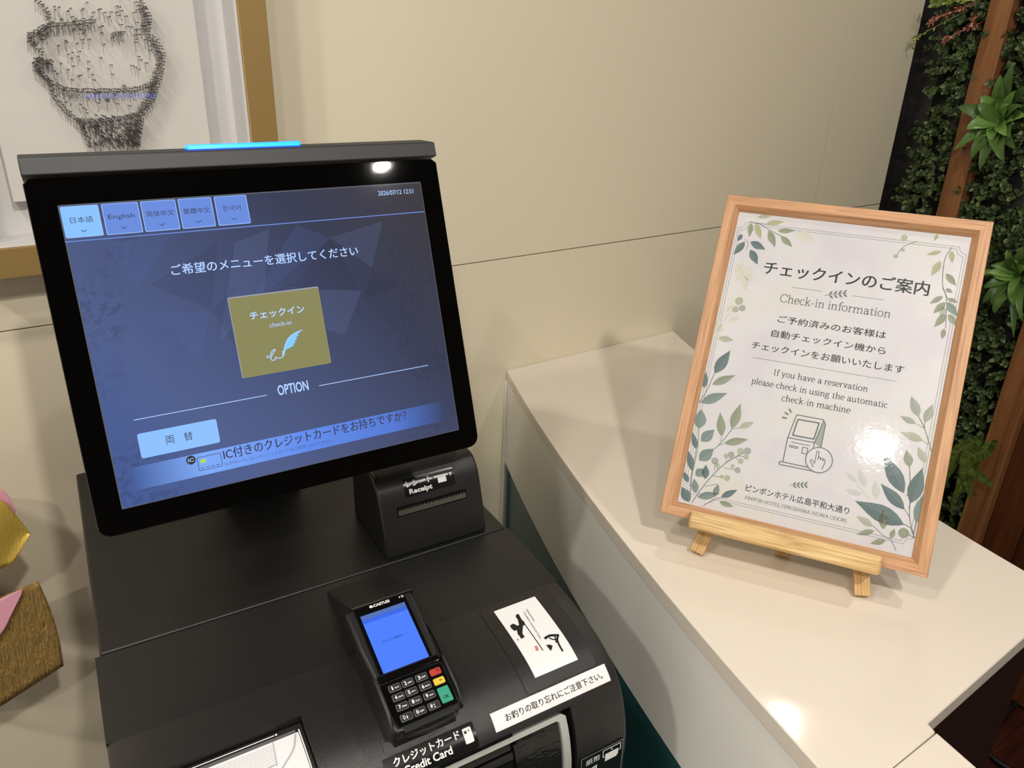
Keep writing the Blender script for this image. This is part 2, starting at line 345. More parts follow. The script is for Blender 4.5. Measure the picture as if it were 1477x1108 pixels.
# printed leaves, stems and strokes of the notice and the sticker; outlines of the nail portrait (metres)
LEAVES=[((-0.11635, 0.19702), (-0.09833, 0.20024), 0.3, 'pale'), ((-0.10397, 0.18895), (-0.08073, 0.19445), 0.32, 'yel'), ((-0.12293, 0.18769), (-0.12146, 0.16763), 0.36, 'sage'), ((-0.11703, 0.18788), (-0.10596, 0.16646), 0.36, 'yel'), ((-0.09834, 0.18013), (-0.08583, 0.15806), 0.38, 'sage'), ((-0.08686, 0.18105), (-0.06484, 0.18404), 0.33, 'sage'), ((-0.08171, 0.17434), (-0.06438, 0.16145), 0.38, 'sage'), ((-0.13148, 0.1706), (-0.13584, 0.1599), 0.55, 'teal'), ((-0.12603, 0.16065), (-0.13698, 0.14056), 0.42, 'teal'), ((-0.11878, 0.16161), (-0.09753, 0.15333), 0.45, 'teal'), ((-0.11665, 0.15076), (-0.10352, 0.13147), 0.45, 'teal'), ((-0.12328, 0.13312), (-0.13078, 0.11518), 0.5, 'ghost'), ((-0.12044, 0.12677), (-0.10598, 0.11711), 0.5, 'ghost'), ((-0.11979, 0.1235), (-0.12696, 0.10395), 0.5, 'ghost'), ((-0.11758, 0.1171), (-0.10407, 0.10736), 0.5, 'ghost'), ((-0.11693, 0.11383), (-0.11213, 0.09278), 0.5, 'ghost'), ((-0.13679, 0.07387), (-0.14923, 0.07528), 0.5, 'ghost'), ((-0.12542, 0.04894), (-0.11116, 0.05629), 0.5, 'ghost'), ((-0.12894, 0.03502), (-0.14542, 0.04561), 0.5, 'ghost'), ((-0.13109, 0.06137), (-0.12231, 0.07281), 0.5, 'ghost'), ((-0.1294, 0.02162), (-0.14062, 0.03302), 0.5, 'ghost'), ((-0.06441, 0.18121), (-0.03729, 0.17311), 0.5, 'ghost'), ((-0.13312, 0.0243), (-0.11357, 0.02439), 0.45, 'pale'), ((0.11119, 0.17926), (0.09443, 0.17255), 0.33, 'yel'), ((0.12134, 0.18162), (0.12522, 0.16554), 0.42, 'yel'), ((0.112, 0.16662), (0.10482, 0.146), 0.42, 'yel'), ((0.12056, 0.1517), (0.13405, 0.13761), 0.42, 'sage'), ((0.12706, 0.12019), (0.13952, 0.11692), 0.45, 'sage'), ((0.12188, 0.12247), (0.10856, 0.11047), 0.38, 'sage'), ((0.12598, 0.1154), (0.11455, 0.09876), 0.42, 'sage'), ((0.12702, 0.11556), (0.14182, 0.09953), 0.45, 'teal2'), ((0.12896, 0.10049), (0.11869, 0.08189), 0.42, 'sage'), ((0.13155, 0.10091), (0.14272, 0.08747), 0.45, 'sage'), ((0.12983, 0.08224), (0.12976, 0.06816), 0.45, 'sage'), ((0.10301, 0.20093), (0.10056, 0.19116), 0.45, 'yel'), ((0.12326, 0.13196), (0.1318, 0.12863), 0.6, 'sage'), ((0.12619, 0.10927), (0.12321, 0.09494), 0.5, 'pale'), ((-0.12904, -0.02407), (-0.115, 0.01039), 0.4, 'teal'), ((-0.13856, -0.04611), (-0.13988, -0.02387), 0.36, 'teal'), ((-0.12915, -0.03934), (-0.10189, -0.02116), 0.33, 'sage'), ((-0.13873, -0.06631), (-0.10737, -0.04667), 0.36, 'teal2'), ((-0.13374, -0.10096), (-0.13601, -0.07425), 0.62, 'teal2'), ((-0.12764, -0.11694), (-0.11401, -0.09786), 0.62, 'teal2'), ((-0.13176, -0.12824), (-0.14114, -0.10699), 0.35, 'teal'), ((-0.12521, -0.14222), (-0.10939, -0.12262), 0.62, 'teal2'), ((-0.13059, -0.15776), (-0.14124, -0.13256), 0.36, 'teal'), ((-0.09293, -0.09226), (-0.08798, -0.05716), 0.36, 'sage'), ((-0.10302, -0.10496), (-0.11147, -0.07366), 0.36, 'sage'), ((-0.0841, -0.08928), (-0.06671, -0.07752), 0.4, 'pale'), ((-0.0982, -0.11313), (-0.06925, -0.10135), 0.33, 'sage'), ((-0.12518, -0.1631), (-0.1159, -0.15108), 0.8, 'teal2'), ((-0.1125, -0.16451), (-0.11535, -0.14547), 0.5, 'teal'), ((-0.12064, -0.18501), (-0.12658, -0.16672), 0.5, 'teal2'), ((-0.13267, -0.17364), (-0.14234, -0.16048), 0.45, 'teal'), ((-0.12642, -0.19843), (-0.14021, -0.18092), 0.6, 'teal'), ((-0.11753, -0.18972), (-0.09118, -0.179), 0.36, 'teal2'), ((-0.09655, -0.18355), (-0.09469, -0.16684), 0.5, 'teal2'), ((-0.08826, -0.18306), (-0.06978, -0.16847), 0.36, 'teal'), ((-0.08909, -0.1893), (-0.07041, -0.19117), 0.4, 'sage'), ((0.12035, -0.03167), (0.10787, -0.00761), 0.42, 'grey'), ((0.12802, -0.03762), (0.13305, -0.013), 0.4, 'grey'), ((0.1185, -0.04057), (0.09984, -0.03499), 0.4, 'grey'), ((0.13006, -0.05974), (0.10402, -0.05444), 0.4, 'pale'), ((0.13693, -0.08589), (0.12561, -0.06785), 0.45, 'pale'), ((0.12095, -0.09458), (0.11419, -0.07452), 0.5, 'sage'), ((0.12036, -0.12739), (0.08985, -0.08562), 0.36, 'teal'), ((0.12397, -0.14658), (0.09307, -0.12173), 0.36, 'teal'), ((0.12914, -0.13789), (0.13502, -0.09228), 0.38, 'teal'), ((0.13943, -0.15969), (0.14217, -0.12214), 0.36, 'teal2'), ((0.12674, -0.16475), (0.06841, -0.14937), 0.36, 'teal'), ((0.067, -0.12695), (0.05215, -0.11708), 0.4, 'ghost2'), ((0.0771, -0.13024), (0.06541, -0.10828), 0.35, 'ghost2'), ((0.0754, -0.14011), (0.05427, -0.13854), 0.35, 'ghost2'), ((0.09197, -0.14174), (0.08621, -0.11863), 0.4, 'ghost2'), ((0.09356, -0.17505), (0.07329, -0.16704), 0.42, 'pale'), ((0.10553, -0.17572), (0.10149, -0.15252), 0.45, 'sage'), ((0.09613, -0.17999), (0.0773, -0.1895), 0.35, 'sage'), ((0.11026, -0.1884), (0.09391, -0.19638), 0.4, 'sage'), ((0.11542, -0.18429), (0.11744, -0.17174), 0.5, 'sage')]
STEMS=[([(-0.12576, 0.18947), (-0.11153, 0.18749), (-0.09749, 0.18076), (-0.08077, 0.17446)], 0.0008, 'stem'), ([(-0.12675, 0.16429), (-0.12127, 0.15916), (-0.12194, 0.15004)], 0.0006, 'stem'), ([(-0.11772, 0.18886), (-0.10387, 0.18844)], 0.0006, 'stem'), ([(0.12162, 0.18611), (0.11625, 0.16977), (0.11863, 0.139), (0.12653, 0.11856), (0.13138, 0.0825)], 0.0008, 'stem'), ([(0.06085, 0.16526), (0.06689, 0.1788), (0.08182, 0.18871)], 0.0007, 'stem'), ([(0.11962, 0.13295), (0.1286, 0.11889)], 0.0006, 'stem'), ([(-0.13662, 0.03371), (-0.12946, 0.05328), (-0.11413, 0.07912)], 0.0006, 'stem2'), ([(-0.14081, -0.06673), (-0.13456, -0.0498), (-0.12904, -0.02407)], 0.0009, 'stem'), ([(-0.10885, -0.12316), (-0.10086, -0.11042), (-0.09193, -0.09204)], 0.0009, 'stem'), ([(-0.09193, -0.09204), (-0.0841, -0.08928)], 0.0006, 'stem'), ([(-0.10293, -0.10538), (-0.10368, -0.11214)], 0.0006, 'stem'), ([(-0.0982, -0.11313), (-0.10565, -0.11806)], 0.0006, 'stem'), ([(-0.12314, -0.19872), (-0.11023, -0.16834), (-0.09113, -0.13776), (-0.06815, -0.11738)], 0.001, 'stem'), ([(-0.13374, -0.10096), (-0.1301, -0.12898), (-0.13015, -0.15986), (-0.12754, -0.18995)], 0.0008, 'stem'), ([(-0.13176, -0.12824), (-0.1314, -0.15905), (-0.12974, -0.17734)], 0.0007, 'stem'), ([(-0.1031, -0.1514), (-0.10483, -0.13978)], 0.0006, 'stem'), ([(-0.09928, -0.14943), (-0.10095, -0.14327)], 0.0006, 'stem'), ([(-0.09073, -0.13767), (-0.09193, -0.12857)], 0.0006, 'stem'), ([(-0.08775, -0.13372), (-0.08653, -0.12627)], 0.0006, 'stem'), ([(-0.07861, -0.12731), (-0.07608, -0.11914)], 0.0006, 'stem'), ([(-0.07683, -0.12582), (-0.06798, -0.12448)], 0.0006, 'stem'), ([(-0.08039, -0.1288), (-0.07341, -0.13155)], 0.0006, 'stem'), ([(-0.09288, -0.14469), (-0.07491, -0.1438)], 0.0006, 'stem'), ([(-0.08168, -0.1432), (-0.0819, -0.13999)], 0.0006, 'stem'), ([(-0.10385, -0.15812), (-0.08564, -0.15669)], 0.0006, 'stem'), ([(-0.11119, -0.17402), (-0.0957, -0.16708)], 0.0006, 'stem'), ([(-0.1081, -0.19937), (-0.09592, -0.18665)], 0.0006, 'stem'), ([(-0.08735, -0.1824), (-0.1065, -0.19681)], 0.0006, 'stem'), ([(0.14004, -0.17789), (0.13111, -0.15442), (0.12708, -0.12577), (0.12095, -0.09458)], 0.0009, 'stem'), ([(0.14004, -0.17789), (0.13589, -0.16795), (0.12659, -0.16387)], 0.0009, 'stem'), ([(0.14095, -0.07044), (0.12924, -0.04489), (0.12035, -0.03167)], 0.0009, 'stem'), ([(0.1185, -0.04057), (0.12828, -0.04416)], 0.0006, 'stem'), ([(0.12802, -0.03762), (0.12924, -0.04489)], 0.0006, 'stem'), ([(0.13006, -0.05974), (0.13562, -0.06321)], 0.0006, 'stem'), ([(0.13866, -0.17458), (0.13943, -0.15969)], 0.0008, 'stem'), ([(0.0934, -0.17415), (0.10869, -0.18418), (0.11572, -0.18605), (0.12359, -0.19781)], 0.0007, 'stem'), ([(0.1303, -0.17398), (0.14083, -0.17769)], 0.0006, 'stem'), ([(0.13111, -0.15442), (0.1234, -0.14523)], 0.0008, 'stem'), ([(0.12851, -0.14397), (0.12905, -0.13736)], 0.0008, 'stem'), ([(0.12209, -0.1307), (0.12708, -0.12577)], 0.0006, 'stem'), ([(0.06733, -0.12877), (0.0846, -0.14354)], 0.0006, 'stem2')]
BERRIES=[((-0.10513, -0.13832), 0.0036399999999999996, 'grey'), ((-0.10095, -0.14327), 0.0023399999999999996, 'pale'), ((-0.08662, -0.12585), 0.0033799999999999998, 'grey'), ((-0.09254, -0.1287), 0.0026, 'pale'), ((-0.07616, -0.11873), 0.0033799999999999998, 'pale'), ((-0.06768, -0.11662), 0.0036399999999999996, 'grey'), ((-0.06798, -0.12448), 0.0028599999999999997, 'pale'), ((-0.07341, -0.13155), 0.0028599999999999997, 'pale'), ((-0.07491, -0.1438), 0.0031199999999999995, 'grey'), ((-0.0819, -0.13999), 0.00208, 'pale'), ((-0.08564, -0.15669), 0.0031199999999999995, 'pale'), ((-0.09258, -0.15657), 0.00208, 'pale'), ((-0.11718, 0.07864), 0.0041800000000000006, 'pale'), ((-0.11129, 0.06957), 0.0034200000000000003, 'grey'), ((-0.11949, 0.06659), 0.0034200000000000003, 'pale'), ((0.06613, 0.19144), 0.00304, 'pale'), ((0.06075, 0.16588), 0.00228, 'pale'), ((0.06753, 0.17507), 0.0019000000000000002, 'pale'), ((0.12792, -0.17459), 0.0048, 'sage')]
BRUSH=[[(0.39883, 0.14157), (0.40195, 0.14194), (0.40122, 0.14771), (0.40107, 0.15095), (0.40201, 0.15497), (0.40011, 0.15815), (0.39752, 0.1588), (0.39193, 0.1672), (0.3919, 0.17208), (0.38712, 0.17286), (0.38731, 0.16881), (0.38671, 0.1661), (0.38871, 0.16076), (0.38555, 0.16058), (0.38449, 0.15606), (0.38495, 0.15224), (0.38949, 0.15117), (0.39263, 0.15592), (0.39445, 0.15544), (0.39701, 0.14846), (0.39683, 0.14423)], [(0.40065, 0.1565), (0.40194, 0.15657), (0.40211, 0.19391), (0.40056, 0.19435)], [(0.41057, 0.18287), (0.41641, 0.18058), (0.42373, 0.18138), (0.42749, 0.18429), (0.42539, 0.18828), (0.42149, 0.1902), (0.42021, 0.19412), (0.42077, 0.20412), (0.41953, 0.20253), (0.41896, 0.19252), (0.42, 0.18904), (0.41639, 0.18596), (0.41222, 0.18556)], [(0.40768, 0.19004), (0.41201, 0.19123), (0.41383, 0.19371), (0.41086, 0.19683), (0.40895, 0.19821), (0.40821, 0.19467)], [(0.3825, 0.1708), (0.38433, 0.1721), (0.3831, 0.17348)]]
BRUSHL=[([(0.40065, 0.1565), (0.4008, 0.17361), (0.40128, 0.19422)], 0.0011), ([(0.41069, 0.18268), (0.41791, 0.18175), (0.42688, 0.18525)], 0.003), ([(0.42677, 0.18471), (0.42281, 0.18883), (0.4211, 0.19449), (0.42067, 0.20321)], 0.0022), ([(0.41537, 0.18404), (0.4191, 0.18766), (0.4227, 0.1883)], 0.0016), ([(0.42105, 0.18315), (0.42193, 0.18599), (0.41946, 0.19207)], 0.0014)]
STAMP=[(0.39543, 0.18622), (0.39872, 0.18722), (0.39726, 0.19257), (0.39406, 0.19212)]
PINL={'front': [(0.0962, 0.0263), (0.1029, 0.0198), (0.1045, 0.0101), (0.1048, 0.0018), (0.094, -0.0056), (0.0807, -0.0116), (0.0793, -0.0186), (0.0874, -0.0256), (0.0909, -0.0327), (0.0802, -0.0414), (0.0799, -0.0501), (0.0891, -0.0588), (0.0921, -0.0647), (0.0935, -0.0796), (0.1019, -0.0949), (0.1163, -0.1107), (0.1199, -0.1233), (0.1227, -0.141)], 'back': [(0.2115, 0.0319), (0.2194, 0.0146), (0.2131, -0.0065), (0.2231, -0.0123), (0.2287, -0.0275), (0.225, -0.0462), (0.2172, -0.0619), (0.2096, -0.081), (0.192, -0.1031), (0.1858, -0.1224), (0.1809, -0.1436)], 'jaw': [(0.081, -0.0443), (0.0913, -0.0618), (0.1089, -0.0723), (0.1316, -0.0739), (0.1582, -0.0742), (0.1889, -0.0728), (0.2152, -0.0651)], 'collar': [(0.114, -0.1075), (0.1342, -0.1096), (0.1554, -0.1086), (0.1774, -0.106), (0.1922, -0.1015)], 'brow': [(0.0818, -0.013), (0.1029, -0.0011), (0.1253, 0.001), (0.1571, 0.005)], 'lip': [(0.0819, -0.04), (0.0911, -0.0413), (0.1019, -0.0427)], 'eye': [(0.1719, -0.0106), (0.18, -0.006), (0.1872, -0.0072)]}

# ================================================================== SETTING
WY = 1.1641                                # front of the back wall
GX = 2.04                                  # side wall
def wall_back():
    bm = bmesh.new()
    bx(bm, -2.2, 2.12, WY+.008, WY+.03, 0, 2.62, 1)
    bx(bm, -2.2, 1.9923, WY, WY+.0075, 0, H-.3737, 0)
    bx(bm, -2.2, 1.7025, WY, WY+.0075, H-.3719, 2.62, 0)
    bx(bm, 1.7050, 1.9923, WY, WY+.0075, H-.3719, 2.62, 0)
    return struct(finish('wall_back', bm, [M['wall'], M['groove']], bev=.0006, seg=1))
wall_back()
bm = bmesh.new(); bx(bm, GX, GX+.05, -1.6, WY+.0075, 0, 2.62); struct(finish('wall_right', bm, M['stone']))
bm = bmesh.new(); bx(bm, 1.9925, GX+.05, WY+.0075, WY+.0079, 0, 2.62); struct(finish('trim_1', bm, M['stone']))
bm = bmesh.new(); bx(bm, -2.2, 2.09, -3.2, WY+.03, -.05, 0); struct(finish('floor', bm, M['floor']))
bm = bmesh.new(); bx(bm, -2.2, 2.09, -3.2, WY+.03, 2.62, 2.68); struct(finish('ceiling', bm, M['ceil']))

bm = bmesh.new(); bx(bm, -2.2, 2.09, -3.25, -3.2, 0, 2.62); struct(finish('wall_front', bm, M['ceil']))

# ================================================================== COUNTER
ZC = H-.6022
def xo(y): return .488+.1312*y+.1122*y*y
def xi(y): return .9839+.0336*y+.1717*y*y
def ys(a, b, n): return [a+(b-a)*i/n for i in range(n+1)]
def slab(name, poly, z0, z1, m, parent, bev=.0015):
    bm = bmesh.new(); prism(bm, poly, lambda x, y: (x, y, z0), lambda x, y: (x, y, z1)); return finish(name, bm, m, parent, bev=bev, smooth=True)
def ribbon(y0, y1, off, th, n=28):
    a = [(xo(y)+off, y) for y in ys(y0, y1, n)]; b = [(xo(y)+off+th, y) for y in ys(y1, y0, n)]
    return a+b
YB = WY-.0008
cnt = empty('reception_counter', (.62, .7, 0)); ip = Vector((-.62, -.7, 0))
tag(cnt, 'wide curved white reception counter with cream top running to the wall', 'counter')
def cpart(o): o.location = ip; return o
top1 = [(xo(y), y) for y in ys(.2087, YB, 36)]+[(xi(y), y) for y in ys(YB, .229, 30)]+[(.6632, .2184), (.6597, .2087)]
cpart(slab('worktop', top1, ZC-.022, ZC, M['top'], cnt))
cpart(slab('apron', ribbon(.4700, YB, .0016, .02), ZC-.209, ZC-.0226, M['apron'], cnt, .0003)); cpart(slab('apron', ribbon(.2087, .4692, .0016, .02), ZC-.209, ZC-.0226, M['apron'], cnt, .0003))
bm = bmesh.new(); bx(bm, xo(YB)-.0045, xo(YB)+.0012, YB-.006, YB, 0, ZC-.0225); cpart(finish('end_trim', bm, M['apron'], cnt, bev=.001))
cpart(slab('kick_panel', ribbon(.2087, YB, .010, .015), 0, ZC-.2085, M['teal'], cnt, 0))
bm = bmesh.new(); bx(bm, .60, 1.0, .245, .262, 0, ZC-.0225); cpart(finish('end_panel', bm, M['dark'], cnt))
cnt2 = empty('reception_counter', (.55, -.1, 0)); ip2 = Vector((-.55, .1, 0))
tag(cnt2, 'narrow section of the white counter beyond the seam at the bottom edge', 'counter')
wdt = .6597-xo(.2075)
top2 = [(xo(y), y) for y in ys(-.55, .2079, 24)]+[(xo(y)+wdt, y) for y in ys(.2079, -.55, 24)]
for o in (slab('worktop', top2, ZC-.022, ZC, M['top'], cnt2), slab('apron', ribbon(-.55, .2079, .0016, .02), ZC-.209, ZC-.0226, M['apron'], cnt2),
          slab('kick_panel', ribbon(-.55, .2079, .010, .015), 0, ZC-.2085, M['teal'], cnt2, 0),
          slab('back_panel', ribbon(-.55, .2079, wdt-.02, .015), 0, ZC-.0225, M['dark'], cnt2, 0)): o.location = ip2

# ================================================================== CHECK-IN KIOSK  (local: u right, d back, z up)
KY = -.063836; ZD = 1.029
kio = empty('check_in_kiosk', (-.0001, .7056, 0)); kio.rotation_euler = (0, 0, KY)
tag(kio, 'black self check-in machine with a tilted touch screen against the beige wall', 'check-in machine')
PR = [(.012, .0), (0, 0), (-.05, -.001), (-.1155, -.0035), (-.1613, -.0085), (-.19, -.0140), (-.2083, -.0202), (-.2219, -.0280), (-.2366, -.0390), (-.2473, -.0540), (-.2557, -.0722), (-.2617, -.0956), (-.264, -.119), (-.2645, -.154), (-.2645, -.20), (-.2645, -.30), (-.262, -.42)]
_q = [p for p in smooth_path(PR, 8) if p[0] <= 1e-6 or p[1] < -1e-6]
_q = [(0, 0)]+[p for p in _q if p[0] < -1e-5]
_s = [0]
for a, b in zip(_q, _q[1:]): _s.append(_s[-1]+math.hypot(b[0]-a[0], b[1]-a[1]))
def SP(s):
    s = min(max(s, 0), _s[-1]-1e-6); i = 0
    while _s[i+1] < s: i += 1
    t = (s-_s[i])/(_s[i+1]-_s[i]); a, b = _q[i], _q[i+1]
    e = (b[0]-a[0], b[1]-a[1]); L = math.hypot(*e); return (a[0]+e[0]*t, a[1]+e[1]*t, e[1]/L, -e[0]/L)
def SPn(s):
    a = SP(s-.004); b = SP(s+.004); n0 = (a[2]+b[2])/2, (a[3]+b[3])/2; L = math.hypot(*n0); return n0[0]/L, n0[1]/L
def on_front(u, s, off=0):
    p = SP(s); n = SPn(s); return Vector((u, p[0]+n[0]*off, ZD+p[1]+n[1]*off))
def kp(o): return o
bm = bmesh.new(); bx(bm, .004, .464, -.235, .392, 0, ZD-.30); finish('cabinet', bm, M['black'], kio, bev=.004)
def rear_deck():
    bm = bmesh.new(); prism(bm, rrect(0, .4676, .0016, .3945, .004, 3), lambda x, y: (x, y, ZD-.299), lambda x, y: (x, y, ZD))
    return finish('rear_deck', bm, M['black'], kio, bev=.0024, seg=4)
rear_deck()
UL, UR = -.0040, .4696
def front_deck():
    bm = bmesh.new()
    pr = [SP(s)[:2] for s in [.0016+(.1150-.0016)*i/14 for i in range(15)]]
    out = pr+[(pr[-1][0], -.04), (pr[0][0], -.04)]
    prism(bm, out, lambda d, z: (UL, d, ZD+z), lambda d, z: (UR, d, ZD+z)); return finish('front_deck', bm, M['black'], kio)
front_deck()
HOLES = [(.028, .1545, .1610, .372, .016), (.214, .4042, .2560, .46, .022)]
def front_cover():
    bm = bmesh.new(); e = .005
    us = sorted(set([UL, UL+.0008, UL+.0022, UL+e, .214, .4042, .028, .1545, UR-e, UR-.0022, UR-.0008, UR]+[UL+e+i*(UR-UL-2*e)/14 for i in range(15)]))
    ss = sorted(set([.1152+i*(_s[-1]-.1152)/70 for i in range(71)]+[.1610, .372, .2560, .46]))
    V = {}
    def vert(u, s, extra=0):
        k = (round(u, 6), round(s, 6), extra)
        if k not in V:
            x = min(u-UL, UR-u); off = -(e-math.sqrt(max(0, e*e-(e-x)**2))) if x < e else 0
            V[k] = bm.verts.new(on_front(u, s, off-extra))
        return V[k]
    for a, b in zip(us, us[1:]):
        for c, d in zip(ss, ss[1:]):
            um, sm = (a+b)/2, (c+d)/2
            h = [q for q in HOLES if q[0] < um < q[1] and q[2] < sm < q[3]]
            ex = h[0][4] if h else 0; mi = 1 if h else 0
            bm.faces.new((vert(a, c, ex), vert(a, d, ex), vert(b, d, ex), vert(b, c, ex))).material_index = mi
    for u0, u1, s0, s1, dp in HOLES:
        uu = [u for u in us if u0-1e-6 <= u <= u1+1e-6]; sq = [s for s in ss if s0-1e-6 <= s <= s1+1e-6]
        for u in (u0, u1):
            for c, d in zip(sq, sq[1:]): bm.faces.new((vert(u, c), vert(u, d), vert(u, d, dp), vert(u, c, dp))).material_index = 0
        for s in (s0, s1):
            for a, b in zip(uu, uu[1:]): bm.faces.new((vert(a, s), vert(b, s), vert(b, s, dp), vert(a, s, dp))).material_index = 0
    for u in (UL, UR):
        vs = [vert(u, s) for s in ss]+[bm.verts.new((u, -.10, ZD-.42)), bm.verts.new((u, -.10, ZD-.02))]
        bm.faces.new(vs)
    return finish('front_cover', bm, [M['cover'], M['cavity']], kio, smooth='r')
cover = front_cover()
def patch(name, u0, u1, s0, s1, o0, o1, m, parent, r=.003, n=14, bev=0):
    bm = bmesh.new(); sl = sorted(set([s0+(s1-s0)*i/n for i in range(n+1)]+[s0+r*k for k in (.08, .3, .6, 1)]+[s1-r*k for k in (.08, .3, .6, 1)])) if r else [s0+(s1-s0)*i/n for i in range(n+1)]
    rows = []
    for s in sl:
        x = min(s-s0, s1-s); k = r-math.sqrt(max(0, r*r-(r-x)**2)) if r and x < r else 0
        rows.append([[bm.verts.new(on_front(u, s, o)) for u in (u0+k, u1-k)] for o in (o0, o1)])
    for A, B in zip(rows, rows[1:]):
        bm.faces.new((A[1][0], B[1][0], B[1][1], A[1][1])); bm.faces.new((A[0][0], A[0][1], B[0][1], B[0][0]))
        for k in (0, 1): bm.faces.new((A[0][k], A[1][k], B[1][k], B[0][k]))
    for A in (rows[0], rows[-1]): bm.faces.new((A[0][0], A[0][1], A[1][1], A[1][0]))
    return finish(name, bm, m, parent, smooth='r')
def front_print(pr, name, parent, off, eps=.00025):
    bm = bmesh.new(); V = [bm.verts.new((x, y, l)) for x, y, l in pr.v]
    for f, mi in pr.f:
        try: bm.faces.new([V[i] for i in f]).material_index = mi
        except ValueError: pass
    bmesh.ops.triangulate(bm, faces=bm.faces[:])
    for _ in range(5):
        le = [e for e in bm.edges if e.calc_length() > .005]
        if not le: break
        bmesh.ops.subdivide_edges(bm, edges=le, cuts=1); bmesh.ops.triangulate(bm, faces=[f for f in bm.faces if len(f.verts) > 3])
    for v in bm.verts: v.co = on_front(v.co.x, v.co.y, off+v.co.z*eps)
    return finish(name, bm, pr.m, parent)
def fp_text(pr, t, u0, u1, sc, m, h=None, w=0, bold=0):       # s grows downward, letters read upright
    pr.text(t, u0, u1, -sc, m, h, w, rot=lambda x, y: (x, -y), bold=bold)
# lid of the bill unit, with stickers
lid = patch('bill_unit_lid', .3640, .4500, .1203, .2293, -.001, .0006, M['cover'], kio, .004, 24)
patch('lid_gap', .3630, .4510, .1195, .2300, -.002, .00008, M['cavity'], lid, .0045, 24)
st = patch('calligraphy_sticker', .3790, .4320, .1269, .2171, .0003, .0009, M['white'], lid, 0, 24); st['label'] = 'white sticker with black brush calligraphy'
pr = Print()
pr.poly(BRUSH[0], M['ink']); pr.poly(BRUSH[3], M['ink']); pr.poly(BRUSH[4], M['ink'])
for b_, w_ in BRUSHL: pr.stroke(b_, w_, M['ink'], smooth=True)
pr.poly(STAMP, M['redink'])
for t, u0, s0, L in (('HIROSHIMA', .4133, .1400, .0185), ('TOURISM ASSOCIATION', .4085, .1415, .0395)):
    pr.text(t, 0, L, 0, M['ink'], .0021, rot=lambda x, y, u0=u0, s0=s0: (u0+y-x*.055, s0+x))
front_print(pr, 'calligraphy', st, .0013)
nt_ = patch('notice_strip', .3196, .4580, .2312, .2489, .0003, .0009, M['white'], kio, 0, 24); nt_['label'] = 'white strip with a black notice about change'
pr = Print(); fp_text(pr, 'お釣りの取り忘れにご注意下さい。', .3330, .4500, .2402, M['ink'], bold=.00012); front_print(pr, 'notice_text', nt_, .0014)
# terminal base plate, card label
patch('terminal_plate', .2121, .3005, .1170, .2290, .0002, .0014, M['cover'], kio, .004, 24)
cl = patch('card_label', .2080, .3000, .2300, .2540, .0003, .0009, M['label'], kio, .002, 24); cl['label'] = 'black label with white credit card wording'
pr = Print(); fp_text(pr, 'クレジットカード', .2168, .2840, .2365, M['lwhite'], .0078, w=.02); fp_text(pr, 'Credit Card', .2240, .2727, .2462, M['lwhite'], .0072, w=.02)
pr.poly([(x, y) for x, y in rrect(.2874, .2962, .2337, .2474, .0012)], M['lwhite'], 0)
pr.rect(.2886, .2912, .2360, .2386, M['ink'], 1); pr.poly([(.2927, .2375), (.2945, .2375), (.2936, .2355)], M['ink'], 1)
front_print(pr, 'card_label_print', cl, .0014)
# document scanner in its recess
sc_ = patch('document_scanner', .0290, .1536, .1620, .371, -.0150, -.0092, M['cavity'], kio, .001, 24); sc_['label'] = 'white document tray with a thin light line'
pr = Print()
pr.rect(.0290, .1490, .1705, .371, M['paper'], 0, 12); pr.rect(.0290, .1470, .1672, .1705, M['pgrey'], 1, 12); pr.rect(.0475, .1285, .1645, .1653, M['lwhite'], 1, 8)
pr.poly(ell(.1303, .1648, .001, n=10), M['lwhite'], 1); pr.poly(ell(.0460, .1648, .001, n=10), M['lwhite'], 1)
pr.rect(.1490, .1496, .168, .371, M['cavity'], 1); pr.rect(.1496, .1506, .168, .371, M['lwhite'], 1)
for i in range(10): pr.rect(.030, .1250, .1735+i*.0021, .1739+i*.0021, M['pline'], 1, 8)
pr.stroke([(.1257, .171), (.1232, .195)], .0008, M['pline'], 2); pr.stroke([(.1236, .193), (.100, .1965), (.085, .206), (.06, .212)], .0012, M['pline'], 2, smooth=True)
pr.stroke([(.146, .172), (.140, .186), (.126, .200), (.118, .215), (.115, .24)], .0016, M['pline'], 2, smooth=True)
front_print(pr, 'tray_print', sc_, -.0088)
# bill slot
def bill_slot():
    bm = bmesh.new()
    out = [(s, u) for s, u in ((.44, .2215), (.262, .2215), (.2585, .2250), (.2585, .3920), (.262, .3965), (.44, .3965))]
    inn = [(.44, .2280), (.2660, .2280), (.2640, .2300), (.2640, .3860), (.267, .3888), (.44, .3888)]
    def dens(p):
        q = []
        for a, b in zip(p, p[1:]):
            n = 14 if abs(a[0]-b[0]) > .05 else 2
            q += [(a[0]+(b[0]-a[0])*i/n, a[1]+(b[1]-a[1])*i/n) for i in range(n)]
        return q+[p[-1]]
    O, I = dens(out), dens(inn)
    def ring(p, off): return [bm.verts.new(on_front(u, s, off)) for s, u in p]
    a, b, c, d = ring(O, -.012), ring(O, .0006), ring(I, -.0006), ring(I, -.014)
    for r0, r1 in ((a, b), (b, c), (c, d)):
        for i in range(len(r0)-1): bm.faces.new((r0[i], r0[i+1], r1[i+1], r1[i]))
    o = finish('bill_slot', bm, M['silver'], kio, smooth='r'); return o
bs = bill_slot(); bs['label'] = 'silver rim around the dark bill slot'
patch('shutter', .3380, .3868, .2660, .43, -.016, -.0030, M['bill'], bs, .004, 20)
patch('slat', .2300, .3345, .2665, .2735, -.016, -.006, M['blackshiny'], bs, .001, 4)
for i in range(4): patch('slat', .2300, .3345, .2755+i*.0105, .2838+i*.0105, -.016, -.0045-.0012*(i % 2), M['blackshiny'], bs, .0015, 5)
